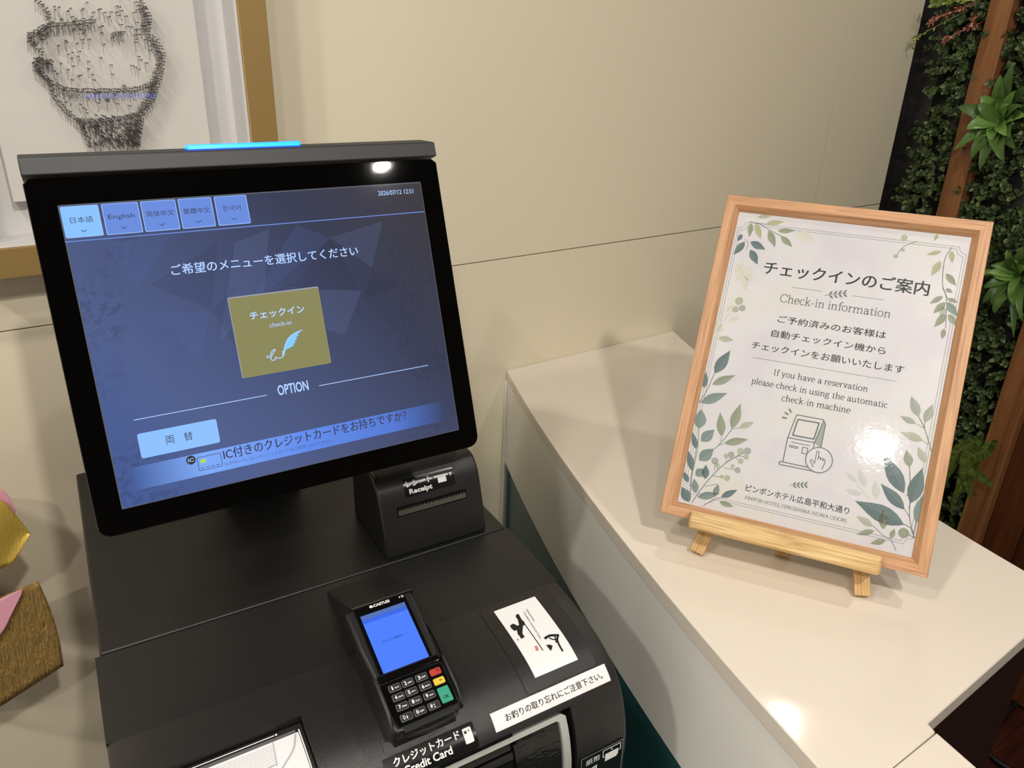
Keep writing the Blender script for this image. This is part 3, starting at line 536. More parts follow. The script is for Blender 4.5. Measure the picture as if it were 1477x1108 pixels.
patch('guide_post', .3345, .3375, .2680, .40, -.016, -.0015, M['blackshiny'], bs, .001, 14)
patch('lip', .2560, .3345, .2545, .2575, -.003, .0030, M['blackshiny'], bs, .001, 4)
bl = patch('bill_label', .4075, .4636, .3160, .362, .0003, .0009, M['label'], kio, .002, 24); bl['label'] = 'black label with a white banknote symbol'
pr = Print()
for a, b in (((.4085, .361), (.4085, .3172)), ((.4085, .3172), (.4626, .3172)), ((.4626, .3172), (.4626, .361))): pr.stroke([a, b], .0004, M['pline'])
fp_text(pr, '紙幣', .4146, .4325, .3255, M['lwhite'], .0078, bold=.0001); fp_text(pr, 'Bill', .4165, .4290, .3385, M['lwhite'], .0078, w=.03)
for a, b in (((.4390, .3290), (.4365, .3290)), ((.4365, .3290), (.4365, .3200)), ((.4365, .3200), (.4595, .3200)), ((.4595, .3200), (.4595, .3285)), ((.4595, .3285), (.4570, .3285))): pr.stroke([a, b], .0008, M['lwhite'])
pr.poly([(.4395, .3260), (.4565, .3260), (.4565, .3335), (.4540, .3360), (.4395, .3360)], M['lwhite']); pr.poly(ell(.4480, .3228, .0010, n=10), M['lwhite'])
front_print(pr, 'bill_label_print', bl, .0014)
# card terminal cradle: wedge-shaped hood rising towards the reader
TC = Vector((.2524, -.1535, ZD+.0375)); TT = 1.2119           # reader display centre, lean back
tu = Vector((0, math.sin(TT), math.cos(TT))); tn = Vector((0, -math.cos(TT), math.sin(TT)))
def cradle():
    bm = bmesh.new()
    def tp(y, o): v = TC+tu*y+tn*o; return (v.y, v.z)
    pf = [(-.0125, ZD+.0006), (-.022, ZD+.0065), tp(.0455, -.0035), tp(.0440, -.0055), tp(.0440, -.0205), tp(-.060, -.0205), tp(-.078, -.0235), (-.222, ZD-.027)]
    lo = [SP(s)[:2] for s in (.2225, .20, .17, .14, .11, .06, .0125)]
    pf += [(d, ZD+z+.0004) for d, z in lo[1:-1]]
    prism(bm, pf, lambda d, z: (.2215+.006*min(1, max(0, (d+.2)/.15)), d, z), lambda d, z: (.2860+.010*min(1, max(0, (d+.2)/.15)), d, z))
    return finish('terminal_cradle', bm, M['black'], kio, bev=.003, seg=3)
cradle()
# receipt printer housing
PP = [(.150, .095), (.12, .095), (.057, .0946), (.0484, .0937), (.0406, .0894), (.029, .0751), (.0148, .0353), (.0065, .0)]
_p = PP[1:3]+smooth_path(PP[2:7], 5)[1:-1]+PP[6:]
_ps = [0]
for a, b in zip(_p, _p[1:]): _ps.append(_ps[-1]+math.hypot(b[0]-a[0], b[1]-a[1]))
def on_prn(u, s, off=0):
    s = min(max(s, 0), _ps[-1]-1e-6); i = 0
    while _ps[i+1] < s: i += 1
    t = (s-_ps[i])/(_ps[i+1]-_ps[i]); a, b = _p[i], _p[i+1]; e = (b[0]-a[0], b[1]-a[1]); L = math.hypot(*e)
    return Vector((u, a[0]+e[0]*t+e[1]/L*off, ZD+a[1]+e[1]*t-e[0]/L*off))
bm = bmesh.new(); prism(bm, _p+[(.12, 0)], lambda d, z: (.3080, d, ZD+z+.0004), lambda d, z: (.4425, d, ZD+z+.0004)); prn = finish('receipt_printer', bm, M['black'], kio, bev=.003, seg=3)
def prn_box(name, u0, u1, s0, s1, o0, o1, m, parent, bev=.0008):
    bm = bmesh.new(); sl = [s0+(s1-s0)*i/24 for i in range(25)]
    rows = [[[bm.verts.new(on_prn(u, s, o)) for u in (u0, u1)] for o in (o0, o1)] for s in sl]
    for A, B in zip(rows, rows[1:]):
        bm.faces.new((A[1][0], B[1][0], B[1][1], A[1][1])); bm.faces.new((A[0][0], A[0][1], B[0][1], B[0][0]))
        for k in (0, 1): bm.faces.new((A[0][k], A[1][k], B[1][k], B[0][k]))
    for A in (rows[0], rows[-1]): bm.faces.new((A[0][0], A[0][1], A[1][1], A[1][0]))
    return finish(name, bm, m, parent, smooth='r')
prn_box('recess_shade', .3140, .4230, .004, .0790, -.002, .0012, M['cavity'], prn)  # shade of the recess in the printer top, put in as black slab
lb = prn_box('receipt_label', .3420, .4085, .0850, .1070, -.001, .0004, M['label'], prn)
pr = Print(); fp_text(pr, 'レシート', .3452, .3785, .0918, M['lwhite'], .0075, w=.03); fp_text(pr, 'Receipt', .3475, .3775, .1020, M['lwhite'], .0078, w=.03)
pr.poly([(.3825, .0908), (.4005, .0908), (.4005, .0928), (.3825, .0928)], M['lwhite']); pr.poly([(.3862, .0934), (.3972, .0934), (.3972, .0998), (.3862, .0998)], M['lwhite'])
pr.poly([(.4020, .0908), (.4055, .0908), (.4038, .0952)], M['lwhite'])
pr.build('receipt_label_print', lambda u, s, l: on_prn(u, s, .0009), lb)
sl_ = prn_box('receipt_slot', .3285, .4205, .1158, .1278, -.002, .0010, M['blackshiny'], prn)
bar = prn_box('cutter_bar', .3295, .4190, .1206, .1262, -.001, .0018, M['slotmetal'], sl_)
bm = bmesh.new()
for i in range(22):
    u = .3305+i*.00405; vs = [bm.verts.new(on_prn(a, s, o)) for a, s, o in ((u, .1203, .0014), (u+.0028, .1203, .0014), (u+.0014, .1178, .0022))]; bm.faces.new(vs)
finish('cutter_teeth', bm, M['slotmetal'], sl_)

# ------------------------------------------------------------------ monitor
TILT = .3445
MM = Matrix.Translation((.2152, .0148, ZD+.3034)) @ Matrix.Rotation(-TILT, 4, 'X')
bm = bmesh.new()
prism(bm, rrect(-.1905, .1905, -.1555, .1575, .010), lambda x, z: (x, .004, z), lambda x, z: (x, .024, z))
prism(bm, rrect(-.165, .165, -.125, .135, .012), lambda x, z: (x, .0235, z), lambda x, z: (x*.94, .050, z*.94))
mon = finish('monitor_housing', bm, M['black'], kio, bev=.0015, matrix=MM)
bm = bmesh.new(); prism(bm, [(-.186, .1585), (-.191, .1545)]+[p for p in rrect(-.191, .191, -.1575, .10, .012) if p[1] < 0]+[(.191, .1545), (.186, .1585)], lambda x, z: (x, 0, z), lambda x, z: (x, .0045, z))
glass = finish('bezel_glass', bm, M['glass'], mon, bev=.0006, seg=1)
bm = bmesh.new()
pf = [(-.0045, .1603), (-.0045, .1750), (.0035, .1796), (.030, .1796), (.046, .172), (.046, .1603)]
def vend(sgn):
    def f(y, z):
        x = .1907*sgn
        if sgn > 0 and z > .177: x = .1790
        return (x, y, z)
    return f
prism(bm, pf, vend(-1), vend(1)); vis = finish('visor', bm, M['visor'], mon, bev=.0012)
bm = bmesh.new(); prism(bm, rrect(-.0573, .0492, .0005, .012, .003), lambda x, y: (x, y, .1770), lambda x, y: (x, y, .1822), 0); led = finish('status_light', bm, M['led'], mon, bev=.001)
bm = bmesh.new(); bx(bm, .165, .265, .215, .275, ZD, ZD+.30); bx(bm, .170, .260, .040, .2745, ZD+.262, ZD+.302); finish('monitor_stand', bm, M['black'], kio, bev=.004)
# what the display shows (it gives off its own light)
def em(name, c, s=1.0, grad=None):
    m = mat(name, (6, 6, 8), .06, spec=.35, emit=c, es=s)
    return m
SCR = dict(tab0=em('tab light blue', (140, 196, 255), .95), tab=em('tab blue', (108, 142, 222), .95), tabline=em('tab edge', (156, 190, 255)), line=em('header line', (110, 140, 216)), text=em('white blue text', (176, 206, 255), 1.05),
           ink=em('tab lettering', (64, 62, 82)), olive=em('olive button', (140, 137, 92), .95), oliveedge=em('button edge', (150, 156, 168)), white=em('pale button', (140, 190, 252), 1.0),
           facet=em('facet a', (84, 96, 128)), facet2=em('facet b', (62, 68, 92)), facet3=em('facet c', (74, 88, 124)), dark=em('badge', (58, 54, 52)), chip=em('chip green', (176, 214, 90)), sub=em('small lettering', (74, 92, 150)), bright=em('quill blue', (130, 196, 255), 1.05), edge=em('screen edge', (88, 92, 100)))
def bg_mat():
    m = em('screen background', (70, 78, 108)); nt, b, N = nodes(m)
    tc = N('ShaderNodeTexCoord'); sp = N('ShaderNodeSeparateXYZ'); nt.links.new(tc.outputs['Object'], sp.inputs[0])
    # darker grey at top right, bluer at lower left, viewing-angle falloff painted into the emission
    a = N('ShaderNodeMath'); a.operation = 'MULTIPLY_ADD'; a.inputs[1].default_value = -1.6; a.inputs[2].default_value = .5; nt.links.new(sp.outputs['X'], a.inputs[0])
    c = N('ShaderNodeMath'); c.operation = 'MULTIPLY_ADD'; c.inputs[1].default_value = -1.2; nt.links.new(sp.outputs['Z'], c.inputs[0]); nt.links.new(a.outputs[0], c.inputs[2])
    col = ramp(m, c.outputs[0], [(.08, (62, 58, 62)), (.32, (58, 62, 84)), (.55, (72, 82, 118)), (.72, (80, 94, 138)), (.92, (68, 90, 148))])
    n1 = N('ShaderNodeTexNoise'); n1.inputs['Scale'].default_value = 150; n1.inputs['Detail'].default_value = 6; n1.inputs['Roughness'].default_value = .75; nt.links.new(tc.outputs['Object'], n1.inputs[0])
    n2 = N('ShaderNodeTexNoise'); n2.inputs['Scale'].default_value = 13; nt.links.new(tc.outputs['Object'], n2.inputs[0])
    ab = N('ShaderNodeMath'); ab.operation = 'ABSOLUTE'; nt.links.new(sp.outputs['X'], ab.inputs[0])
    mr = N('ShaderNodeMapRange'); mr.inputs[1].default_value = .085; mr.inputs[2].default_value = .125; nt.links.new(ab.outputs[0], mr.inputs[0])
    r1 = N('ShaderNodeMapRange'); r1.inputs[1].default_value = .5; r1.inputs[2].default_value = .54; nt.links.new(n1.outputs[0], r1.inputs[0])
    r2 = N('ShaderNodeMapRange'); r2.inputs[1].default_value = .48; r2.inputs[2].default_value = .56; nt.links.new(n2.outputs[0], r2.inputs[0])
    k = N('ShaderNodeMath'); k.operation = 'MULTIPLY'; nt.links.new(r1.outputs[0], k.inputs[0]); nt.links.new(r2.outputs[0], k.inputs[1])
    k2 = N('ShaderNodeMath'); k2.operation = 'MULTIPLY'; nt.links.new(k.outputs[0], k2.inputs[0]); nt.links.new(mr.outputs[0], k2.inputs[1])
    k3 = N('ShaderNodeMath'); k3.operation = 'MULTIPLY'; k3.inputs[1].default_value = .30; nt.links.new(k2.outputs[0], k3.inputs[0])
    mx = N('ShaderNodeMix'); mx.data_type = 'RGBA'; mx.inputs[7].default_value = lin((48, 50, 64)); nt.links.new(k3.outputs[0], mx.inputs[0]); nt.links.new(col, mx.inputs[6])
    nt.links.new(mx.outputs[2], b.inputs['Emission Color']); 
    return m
def banner_mat():
    m = em('banner', (90, 130, 220)); nt, b, N = nodes(m); tc = N('ShaderNodeTexCoord'); sp = N('ShaderNodeSeparateXYZ'); nt.links.new(tc.outputs['Object'], sp.inputs[0])
    mr = N('ShaderNodeMapRange'); mr.inputs[1].default_value = -.156; mr.inputs[2].default_value = .156; nt.links.new(sp.outputs['X'], mr.inputs[0])
    c = ramp(m, mr.outputs[0], [(0, (68, 92, 150)), (.2, (126, 168, 244)), (.5, (96, 138, 232)), (.8, (84, 120, 208)), (1, (58, 66, 96))]); nt.links.new(c, b.inputs['Emission Color']); return m
def veil(name, c, f):
    m = bpy.data.materials.new(name); m.use_nodes = True; nt = m.node_tree; nt.nodes.clear()
    o = nt.nodes.new('ShaderNodeOutputMaterial'); mx = nt.nodes.new('ShaderNodeMixShader'); t = nt.nodes.new('ShaderNodeBsdfTransparent'); e = nt.nodes.new('ShaderNodeEmission')
    e.inputs[0].default_value = lin(c); mx.inputs[0].default_value = f; nt.links.new(t.outputs[0], mx.inputs[1]); nt.links.new(e.outputs[0], mx.inputs[2]); nt.links.new(mx.outputs[0], o.inputs[0]); return m
SCR['v_light'] = veil('facet lighter', (120, 140, 190), .09); SCR['v_dark'] = veil('facet darker', (40, 44, 58), .15); SCR['v_mid'] = veil('facet blue', (84, 108, 170), .12)
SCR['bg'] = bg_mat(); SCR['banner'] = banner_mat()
pr = Print(); S_ = SCR
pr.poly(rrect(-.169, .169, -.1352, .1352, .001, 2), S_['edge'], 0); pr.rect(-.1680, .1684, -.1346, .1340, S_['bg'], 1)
for v_, ly_, tri in (('v_light', 1.4, [(-.060, .0), (-.030, .090), (.004, .100), (-.012, .040)]), ('v_dark', 1.4, [(-.110, .060), (-.045, .092), (-.062, .030)]), ('v_mid', 1.5, [(-.020, .040), (.030, .102), (.062, .086), (.020, .046)]),
    ('v_dark', 1.5, [(.000, .046), (.062, .086), (.085, .030), (.046, .036)]), ('v_light', 1.6, [(.062, .086), (.120, .098), (.100, .052)]), ('v_mid', 1.6, [(-.140, .100), (-.085, .102), (-.120, .058)]), ('v_dark', 1.7, [(-.062, .030), (-.046, -.010), (-.046, .038), (-.030, .055)]),
    ('v_light', 1.7, [(.042, .036), (.085, .030), (.060, -.012), (.042, -.004)]), ('v_mid', 1.8, [(-.110, .036), (-.064, .028), (-.080, -.014)]), ('v_dark', 1.8, [(.100, .052), (.128, .030), (.085, .020)])): pr.poly(tri, S_[v_], ly_)
tabs = [(-.1677, -.1383, '日本語', -.1618, -.1442, .1217), (-.1359, -.1066, 'English', -.1322, -.1110, .1217), (-.1046, -.0753, '简体中文', -.1015, -.0781, .1222), (-.0732, -.0440, '繁體中文', -.0700, -.0468, .1222), (-.0415, -.0122, '한국어', -.0353, -.0190, .1222)]
for i, (a, b, t, t0, t1, yc) in enumerate(tabs):
    pr.poly(rrect(a, b, .1068, .1337, .0012, 3), S_['tabline'], 2); pr.poly(rrect(a+.0006, b-.0006, .1074, .1332, .0010, 3), S_['tab0' if i == 0 else 'tab'], 3)
    pr.text(t, t0, t1, yc, S_['ink'], .0052, layer=4); c = (a+b)/2
    pr.stroke([(c-.0022, .1130), (c, .1112), (c+.0022, .1130)], .0006, S_['ink'], 4)
pr.rect(-.1690, .1680, .1035, .1043, S_['line'], 2)
pr.text('2026/07/12 12:51', .1198, .1590, .1262, S_['text'], .0046, layer=4)
pr.text('ご希望のメニューを選択してください', -.0900, .0880, .0706, S_['text'], layer=4, bold=.00012)
pr.poly(rrect(-.0464, .0412, -.0380, .0397, .0016, 3), S_['oliveedge'], 2); pr.poly(rrect(-.0456, .0411, -.0379, .0385, .0015, 3), S_['olive'], 3)
pr.text('チェックイン', -.0290, .0238, .0196, S_['text'], .0078, w=.02, layer=4); pr.text('check-in', -.0123, .0088, .0083, S_['text'], .0042, layer=4)
fe = [(.0182, -.0008), (.0105, -.0026), (.0035, -.0066), (-.0005, -.0120), (-.0028, -.0172), (-.0050, -.0232), (-.0042, -.0236), (-.0012, -.0176), (.0078, -.0146), (.0064, -.0136), (.0100, -.0116), (.0084, -.0106), (.0118, -.0086), (.0100, -.0077), (.0140, -.0052), (.0122, -.0046)]
pr.poly(fe, S_['bright'], 4); pr.stroke(fe[:6], .0007, S_['text'], 5, smooth=True)
pr.stroke([(-.0042, -.0180), (-.0055, -.0236), (-.0080, -.0246), (-.0112, -.0238), (-.0120, -.0228), (-.0128, -.0252), (-.0155, -.0256), (-.0168, -.0236), (-.0140, -.0190), (-.0112, -.0162), (-.0122, -.0154), (-.0150, -.0174), (-.0166, -.0206), (-.0190, -.0224), (-.0203, -.0212), (-.0192, -.0202)], .0008, S_['text'], 4, smooth=True)
pr.text('OPTION', -.0160, .0142, -.0557, S_['text'], .0100, w=.015, layer=4)
pr.rect(-.1450, -.0268, -.0583, -.0577, S_['text'], 3); pr.rect(.0249, .1443, -.0588, -.0582, S_['text'], 3)
pr.poly(rrect(-.1450, -.0766, -.0938, -.0710, .0020, 4), S_['white'], 3); pr.text('両', -.1228, -.1152, -.0820, S_['ink'], .0078, layer=4); pr.text('替', -.1070, -.0992, -.0820, S_['ink'], .0078, layer=4)
pr.rect(-.1560, .1560, -.1212, -.1000, S_['banner'], 2)
pr.poly(ell(-.1050, -.1046, .0042), S_['dark'], 3); pr.text('IC', -.1076, -.1024, -.1046, S_['white'], .0034, w=.02, layer=4)
for a, b in zip(rrect(-.0996, -.0786, -.1163, -.1038, .0006, 1), rrect(-.0996, -.0786, -.1163, -.1038, .0006, 1)[1:]+rrect(-.0996, -.0786, -.1163, -.1038, .0006, 1)[:1]): pr.stroke([a, b], .0005, S_['ink'], 3)
pr.rect(-.0972, -.0922, -.1096, -.1062, S_['chip'], 3)
for i in range(4): pr.rect(-.0978+i*.0046, -.0948+i*.0046, -.1146, -.1140, S_['ink'], 3)
pr.text('IC付きのクレジットカードをお持ちですか？', -.0762, .1110, -.1061, S_['ink'], .0104, layer=4, bold=.00018)
pr.text('ICが付いていないクレジットカードはご利用いただけません', -.0762, .0281, -.1155, S_['sub'], .0034, layer=4)
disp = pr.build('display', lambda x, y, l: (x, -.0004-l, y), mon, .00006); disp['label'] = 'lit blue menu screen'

# ================================================================== CARD TERMINAL
KM = Matrix.Translation((-.0001, .7056, 0)) @ Matrix.Rotation(KY, 4, 'Z')
LM = Matrix(((1, tu.x, tn.x, 0), (0, tu.y, tn.y, 0), (0, tu.z, tn.z, 0), (0, 0, 0, 1)))
ter = empty('card_terminal', matrix=KM @ Matrix.Translation(TC-tn*.0195) @ LM)
tag(ter, 'black handheld card terminal with blue display seated in the machine cradle', 'card terminal')
ZT = .0195
def tb(name, poly, z0, z1, m, parent=ter, bev=.0008, seg=2):
    bm = bmesh.new(); prism(bm, poly, lambda x, y: (x, y, ZT+z0), lambda x, y: (x, y, ZT+z1)); return finish(name, bm, m, parent, bev=bev, seg=seg)
tb('body', [(-.0352, .0420), (-.0354, .0), (-.0330, -.030), (-.0352, -.046), (-.0352, -.080), (-.0320, -.0875), (.0, -.0905), (.0300, -.0885), (.0345, -.082), (.0352, -.046), (.0330, -.030), (.0352, .0), (.0350, .0420)], -.0193, -.0012, M['term'], bev=.003, seg=3)
tb('display_glass', rrect(-.0278, .0272, -.0350, .0418, .002), -.0030, .0003, M['termgloss'])
SCR['tblue'] = em('terminal blue', (78, 126, 252), 1.0); SCR['thead'] = em('terminal header', (86, 112, 178)); SCR['thead2'] = em('terminal header blue', (62, 104, 226)); SCR['tink'] = em('terminal lettering', (24, 34, 84))
pr = Print(); pr.rect(-.0233, .0233, -.0316, .0316, SCR['tblue'], 0); pr.rect(-.0233, .0233, .0270, .0316, SCR['thead'], 1); pr.rect(-.0233, .0233, .0225, .0270, SCR['thead2'], 1)
pr.text('コマンド待受中・・', -.0136, .0134, -.0012, SCR['tink'], .0031, layer=1)
d_ = pr.build('display', lambda x, y, l: (x, y, ZT+.00045+l), ter, .0001); d_['label'] = 'bright blue display'
pr = Print(); pr.text('CASTLES', -.0070, .0100, .0384, M['lwhite'], .0029, w=.03); pr.poly(ell(-.0096, .0384, .0017, .0014), M['lwhite']); pr.stroke([(-.0085, .0390), (-.0075, .0372)], .0006, M['lwhite'])
pr.text('))', .0225, .0250, .0385, M['lwhite'], .0026, w=.02); pr.poly(ell(.0208, .0385, .0007, n=8), M['lwhite']); pr.build('maker_mark', lambda x, y, l: (x, y, ZT+.00045), ter)
tb('brow', rrect(-.0318, .0322, -.0398, -.0325, .0025), -.0020, .0028, M['termgloss'], bev=.0012)
tb('keypad_plate', rrect(-.0300, .0312, -.0835, -.0405, .002), -.0020, .0000, M['termgloss'])
def shield(x0, x1, hgt, name):
    bm = bmesh.new(); pf = [(-.034, 0), (-.037, hgt), (-.070, hgt*.8), (-.086, -.004), (-.086, -.012), (-.034, -.012)]
    prism(bm, pf, lambda y, z: (x0, y, ZT+z), lambda y, z: (x1, y, ZT+z)); return finish(name, bm, M['term'], ter, bev=.001)
shield(-.0362, -.0325, .0085, 'key_shield'); shield(.0335, .0362, .0050, 'key_shield')
bm = bmesh.new(); bx(bm, -.0250, .0250, -.0897, -.0850, ZT-.0085, ZT-.0005); finish('card_slot', bm, M['cavity'], ter, bev=.0005)
bm = bmesh.new(); prism(bm, [(-.027, -.086), (-.018, -.0905), (0, -.0930), (.018, -.0910), (.027, -.087)], lambda x, y: (x, y, ZT-.0150), lambda x, y: (x, y, ZT-.0090)); finish('slot_lip', bm, M['term'], ter, bev=.001)
bm = bmesh.new(); tube(bm, smooth_path([(.0352, .0300, ZT-.010), (.0372, .016, ZT-.010), (.0385, -.012, ZT-.009), (.0384, -.044, ZT-.010), (.0370, -.052, ZT-.012)], 5), .0011, 8); finish('side_rail', bm, M['termgloss'], ter, smooth='all')
cols = (-.0188, -.0058, .0082); rows = (-.0480, -.0573, -.0668, -.0772)
KEYS = [[('1', 'QZ'), ('2', 'ABC'), ('3', 'DEF')], [('4', 'GHI'), ('5', 'JKL'), ('6', 'MNO')], [('7', 'PRS'), ('8', 'TUV'), ('9', 'WXY')], [('○', '*'), ('0', 'SP'), ('#', ':')]]
def key(x, y, w, h, m, big, small=None, ink=None, hgt=.0014):
    bm = bmesh.new()
    if ink is None:
        prism(bm, rrect(-w/2, w/2, -h/2, h/2, .0014), lambda a, b: (x+a, y+b, ZT-.0005), lambda a, b: (x+a, y+b, ZT+hgt-.0006), 0)
        prism(bm, rrect(-w/2+.0006, w/2-.0006, -h/2+.0006, h/2-.0006, .0010), lambda a, b: (x+a, y+b, ZT), lambda a, b: (x+a, y+b, ZT+hgt), 1)
        k = finish('key', bm, [M['keyring'], M['key']], ter)
    else:
        prism(bm, rrect(-w/2, w/2, -h/2, h/2, .0014), lambda a, b: (x+a, y+b, ZT-.0005), lambda a, b: (x+a, y+b, ZT+hgt), 0); k = finish('key', bm, m, ter, bev=.0005)
    p = Print(); im = ink or M['lwhite']
    if big == '1': p.text(big, x-.0030, x-.0019, y, im, .0036, w=.02)
    elif big: p.text(big, x-.0036 if small else x-.003, (x-.0014) if small else x+.003, y-(0 if not ink else .0025), im, .0036 if not ink else .0032, w=.02)
    if small: p.text(small, x-.0004, x+.0040 if len(small) > 1 else x+.0010, y-.0006, im, .0014 if len(small) > 1 else .0034, w=.02)
    if p.v: p.build('key_legend', lambda a, b, l: (a, b, ZT+hgt+.0001), k)
    return k
for r_ in range(4):
    for c_ in range(3): key(cols[c_], rows[r_], .0116, .0068, None, *KEYS[r_][c_])
k = key(.0226, -.0480, .0110, .0066, M['kred'], None, None, M['ink']); k['label'] = 'red cancel key'
p = Print(); p.stroke([(.0235, -.0465), (.0262, -.0487)], .0006, M['ink']); p.stroke([(.0235, -.0487), (.0262, -.0465)], .0006, M['ink']); p.build('key_legend', lambda a, b, l: (a, b, ZT+.0015), k)
k = key(.0223, -.0577, .0110, .0066, M['kyel'], None, None, M['ink']); k['label'] = 'yellow back key'
p = Print(); p.rect(.0232, .0256, -.0577, -.0572, M['ink']); p.poly([(.0222, -.05745), (.0236, -.0564), (.0236, -.0585)], M['ink']); p.build('key_legend', lambda a, b, l: (a, b, ZT+.0015), k)
k = key(.0222, -.0716, .0112, .0152, M['kgrn'], 'OK', None, M['ink']); k['label'] = 'tall green OK key'

# ================================================================== FRAMED NOTICE ON ITS EASEL
pyaw, ptil, prol = -.9844, .5346, -.0077
x0_ = Vector((math.cos(pyaw), math.sin(pyaw), 0)); bk = Vector((-math.sin(pyaw), math.cos(pyaw), 0)); u0_ = Vector((0, 0, math.cos(ptil)))+bk*math.sin(ptil)
PX = x0_*math.cos(prol)+u0_*math.sin(prol); PU = u0_*math.cos(prol)-x0_*math.sin(prol); PN = PX.cross(PU)
PS = .9765
PC = Vector((.8343*PS, .5162*PS, H-.3738*PS))
def pmat(loc): return Matrix(((PX.x, -PN.x, PU.x, loc.x), (PX.y, -PN.y, PU.y, loc.y), (PX.z, -PN.z, PU.z, loc.z), (0, 0, 0, 1)))
no = empty('framed_notice', matrix=pmat(PC-PU*.22*PS) @ Matrix.Scale(PS, 4)); tag(no, 'oak framed check-in information notice with leaf border standing on the cream counter', 'framed notice')
def frame_mesh(w, h, prof, zc, mh, mv):
    bm = bmesh.new(); loops = []
    for sx, sz in ((-1, -1), (1, -1), (1, 1), (-1, 1)):
        loops.append([bm.verts.new((sx*(w/2-t), y, zc+sz*(h/2-t))) for t, y in prof])
    n = len(prof)
    for i in range(4):
        A, B = loops[i], loops[(i+1) % 4]
        A2 = [bm.verts.new(v.co) for v in A]; B2 = [bm.verts.new(v.co) for v in B]
        for k in range(n): bm.faces.new((A2[k], B2[k], B2[(k+1) % n], A2[(k+1) % n])).material_index = i % 2
    for l in loops:
        for v in l: bm.verts.remove(v)
    bmesh.ops.remove_doubles(bm, verts=bm.verts[:], dist=1e-6); bmesh.ops.recalc_face_normals(bm, faces=bm.faces[:])
    return bm
finish('frame', frame_mesh(.3200, .4402, [(0, .020), (0, .0008), (.0008, 0), (.0125, 0), (.0134, .0010), (.0187, .0095), (.0187, .020)], .22, None, None), [M['oak_h'], M['oak_v']], no)
bm = bmesh.new(); bx(bm, -.150, .150, .0112, .0195, .010, .430); finish('backing_board', bm, M['dark'], no)
pr = Print()
def q(u, v): return u*1.0105+.0003, v+.0036*(v+.2)/.4
def qt(t, u0, u1, v, m, **k): pr.text(t, q(u0, v)[0], q(u1, v)[0], q(0, v)[1], m, **k)
def qs(t, u0, u1, v, m, **k): serif(pr, t, q(u0, v)[0], q(u1, v)[0], q(0, v)[1], m, **k)
pr.rect(-.1420, .1420, -.2025, .2030, M['sheet'], 0)
nib = M['p_line']
for d in (0, .0030):                                  # double border with hollow corners
    a, b, r = .1385-d, .1874-d, .0085
    pts = []
    for sx, sz, a0 in ((1, 1, 270), (-1, 1, 360), (-1, -1, 90), (1, -1, 180)):
        arc = [(sx*a+ (r*math.cos(math.radians(a0-90*i/6)) ), sz*b+r*math.sin(math.radians(a0-90*i/6))) for i in range(7)]
        pts += arc
    pts.append(pts[0]); pr.stroke(pts, .0006, nib, 1)
for b, t, w, c in LEAVES:
    L = math.hypot(t[0]-b[0], t[1]-b[1]); dx, dy = (t[0]-b[0])/L, (t[1]-b[1])/L; hw = L*w/2
    def pt(f, s): return (b[0]+dx*L*f-dy*hw*s, b[1]+dy*L*f+dx*hw*s)
    prof = [(0, 0), (.08, .34), (.2, .72), (.36, .97), (.52, .95), (.7, .66), (.86, .3), (1, 0)]
    if abs(b[0]) < .139 or True:
        A = [pt(f, s) for f, s in prof]; B = [pt(f, -s) for f, s in prof]
        cl_ = lambda P: [(max(-.1418, min(.1418, x)), max(-.2023, min(.2028, y))) for x, y in P]
        ly = 2 if c.startswith('ghost') else 3
        pr.poly(cl_(A), M['lf_'+c], ly); pr.poly(cl_(B[::-1]), M['lf_'+c+'_b'], ly)
        if not c.startswith('ghost'): pr.stroke(cl_([pt(.04, 0), pt(.9, 0)]), .0004, M['lf_'+c], ly+1)
for pts, w, c in STEMS: pr.stroke([(max(-.1415, min(.1415, x)), max(-.202, min(.202, y))) for x, y in smooth_path(pts)], w*1.1, M['lf_'+c], 2)
for p_, r_, c in BERRIES: pr.poly(ell(p_[0], p_[1], r_*1.25), M['lf_'+c], 3); pr.poly(ell(p_[0]-.0004, p_[1]+.0004, r_*.6, n=10), M['lf_'+c+'_b'], 4)
tx, t2 = M['p_text'], M['p_text2']
qt('チェックインのご案内', -.0935, .1040, .1262, tx, layer=5, h=.0186, bold=.00038)
for a, b in ((-.0550, -.0176), (.0188, .0562)): pr.stroke([q(a, .1045), q(b, .1047)], .0005, nib, 5)
def sprig(cx, cy, k, m):
    pr.stroke([(cx-.014*k, cy-.004*k), (cx-.004*k, cy-.0005*k), (cx+.012*k, cy+.003*k)], .0006, m, 5, smooth=True)
    for i in range(4):
        bx0, by0 = cx-.009*k+i*.0055*k, cy-.0022*k+i*.0014*k
        for ex, ey in ((.0035, .0062), (.0060, -.0040)):
            dx, dy = ex*k, ey*k; pr.poly([(bx0, by0), (bx0+dx*.45-dy*.2, by0+dy*.45+dx*.2), (bx0+dx, by0+dy), (bx0+dx*.5+dy*.2, by0+dy*.5-dx*.2)], m, 5)
sprig(.0008, .1062, 1.0, M['lf_stem']); sprig(.0020, -.1452, .80, M['lf_stem'])
qs('Check-in information', -.0665, .0672, .0832, t2, thin=.045, thick=.075, layer=5)
qt('ご予約済みのお客様は', -.0634, .0662, .0604, tx, layer=5, h=.0098, bold=.00012); qt('自動チェックイン機から', -.0676, .0692, .0404, tx, layer=5, h=.0098, bold=.00012); qt('チェックインをお願いいたします', -.0890, .0934, .0206, tx, layer=5, h=.0098, bold=.00012)
pr.stroke([q(-.0843, .0044), q(.0871, .0050)], .0005, nib, 5)
qs('If you have a reservation', -.0556, .0580, -.0139, tx, layer=5); qs('please check in using the automatic', -.0800, .0834, -.0296, tx, layer=5); qs('check-in machine', -.0396, .0432, -.0446, tx, layer=5)
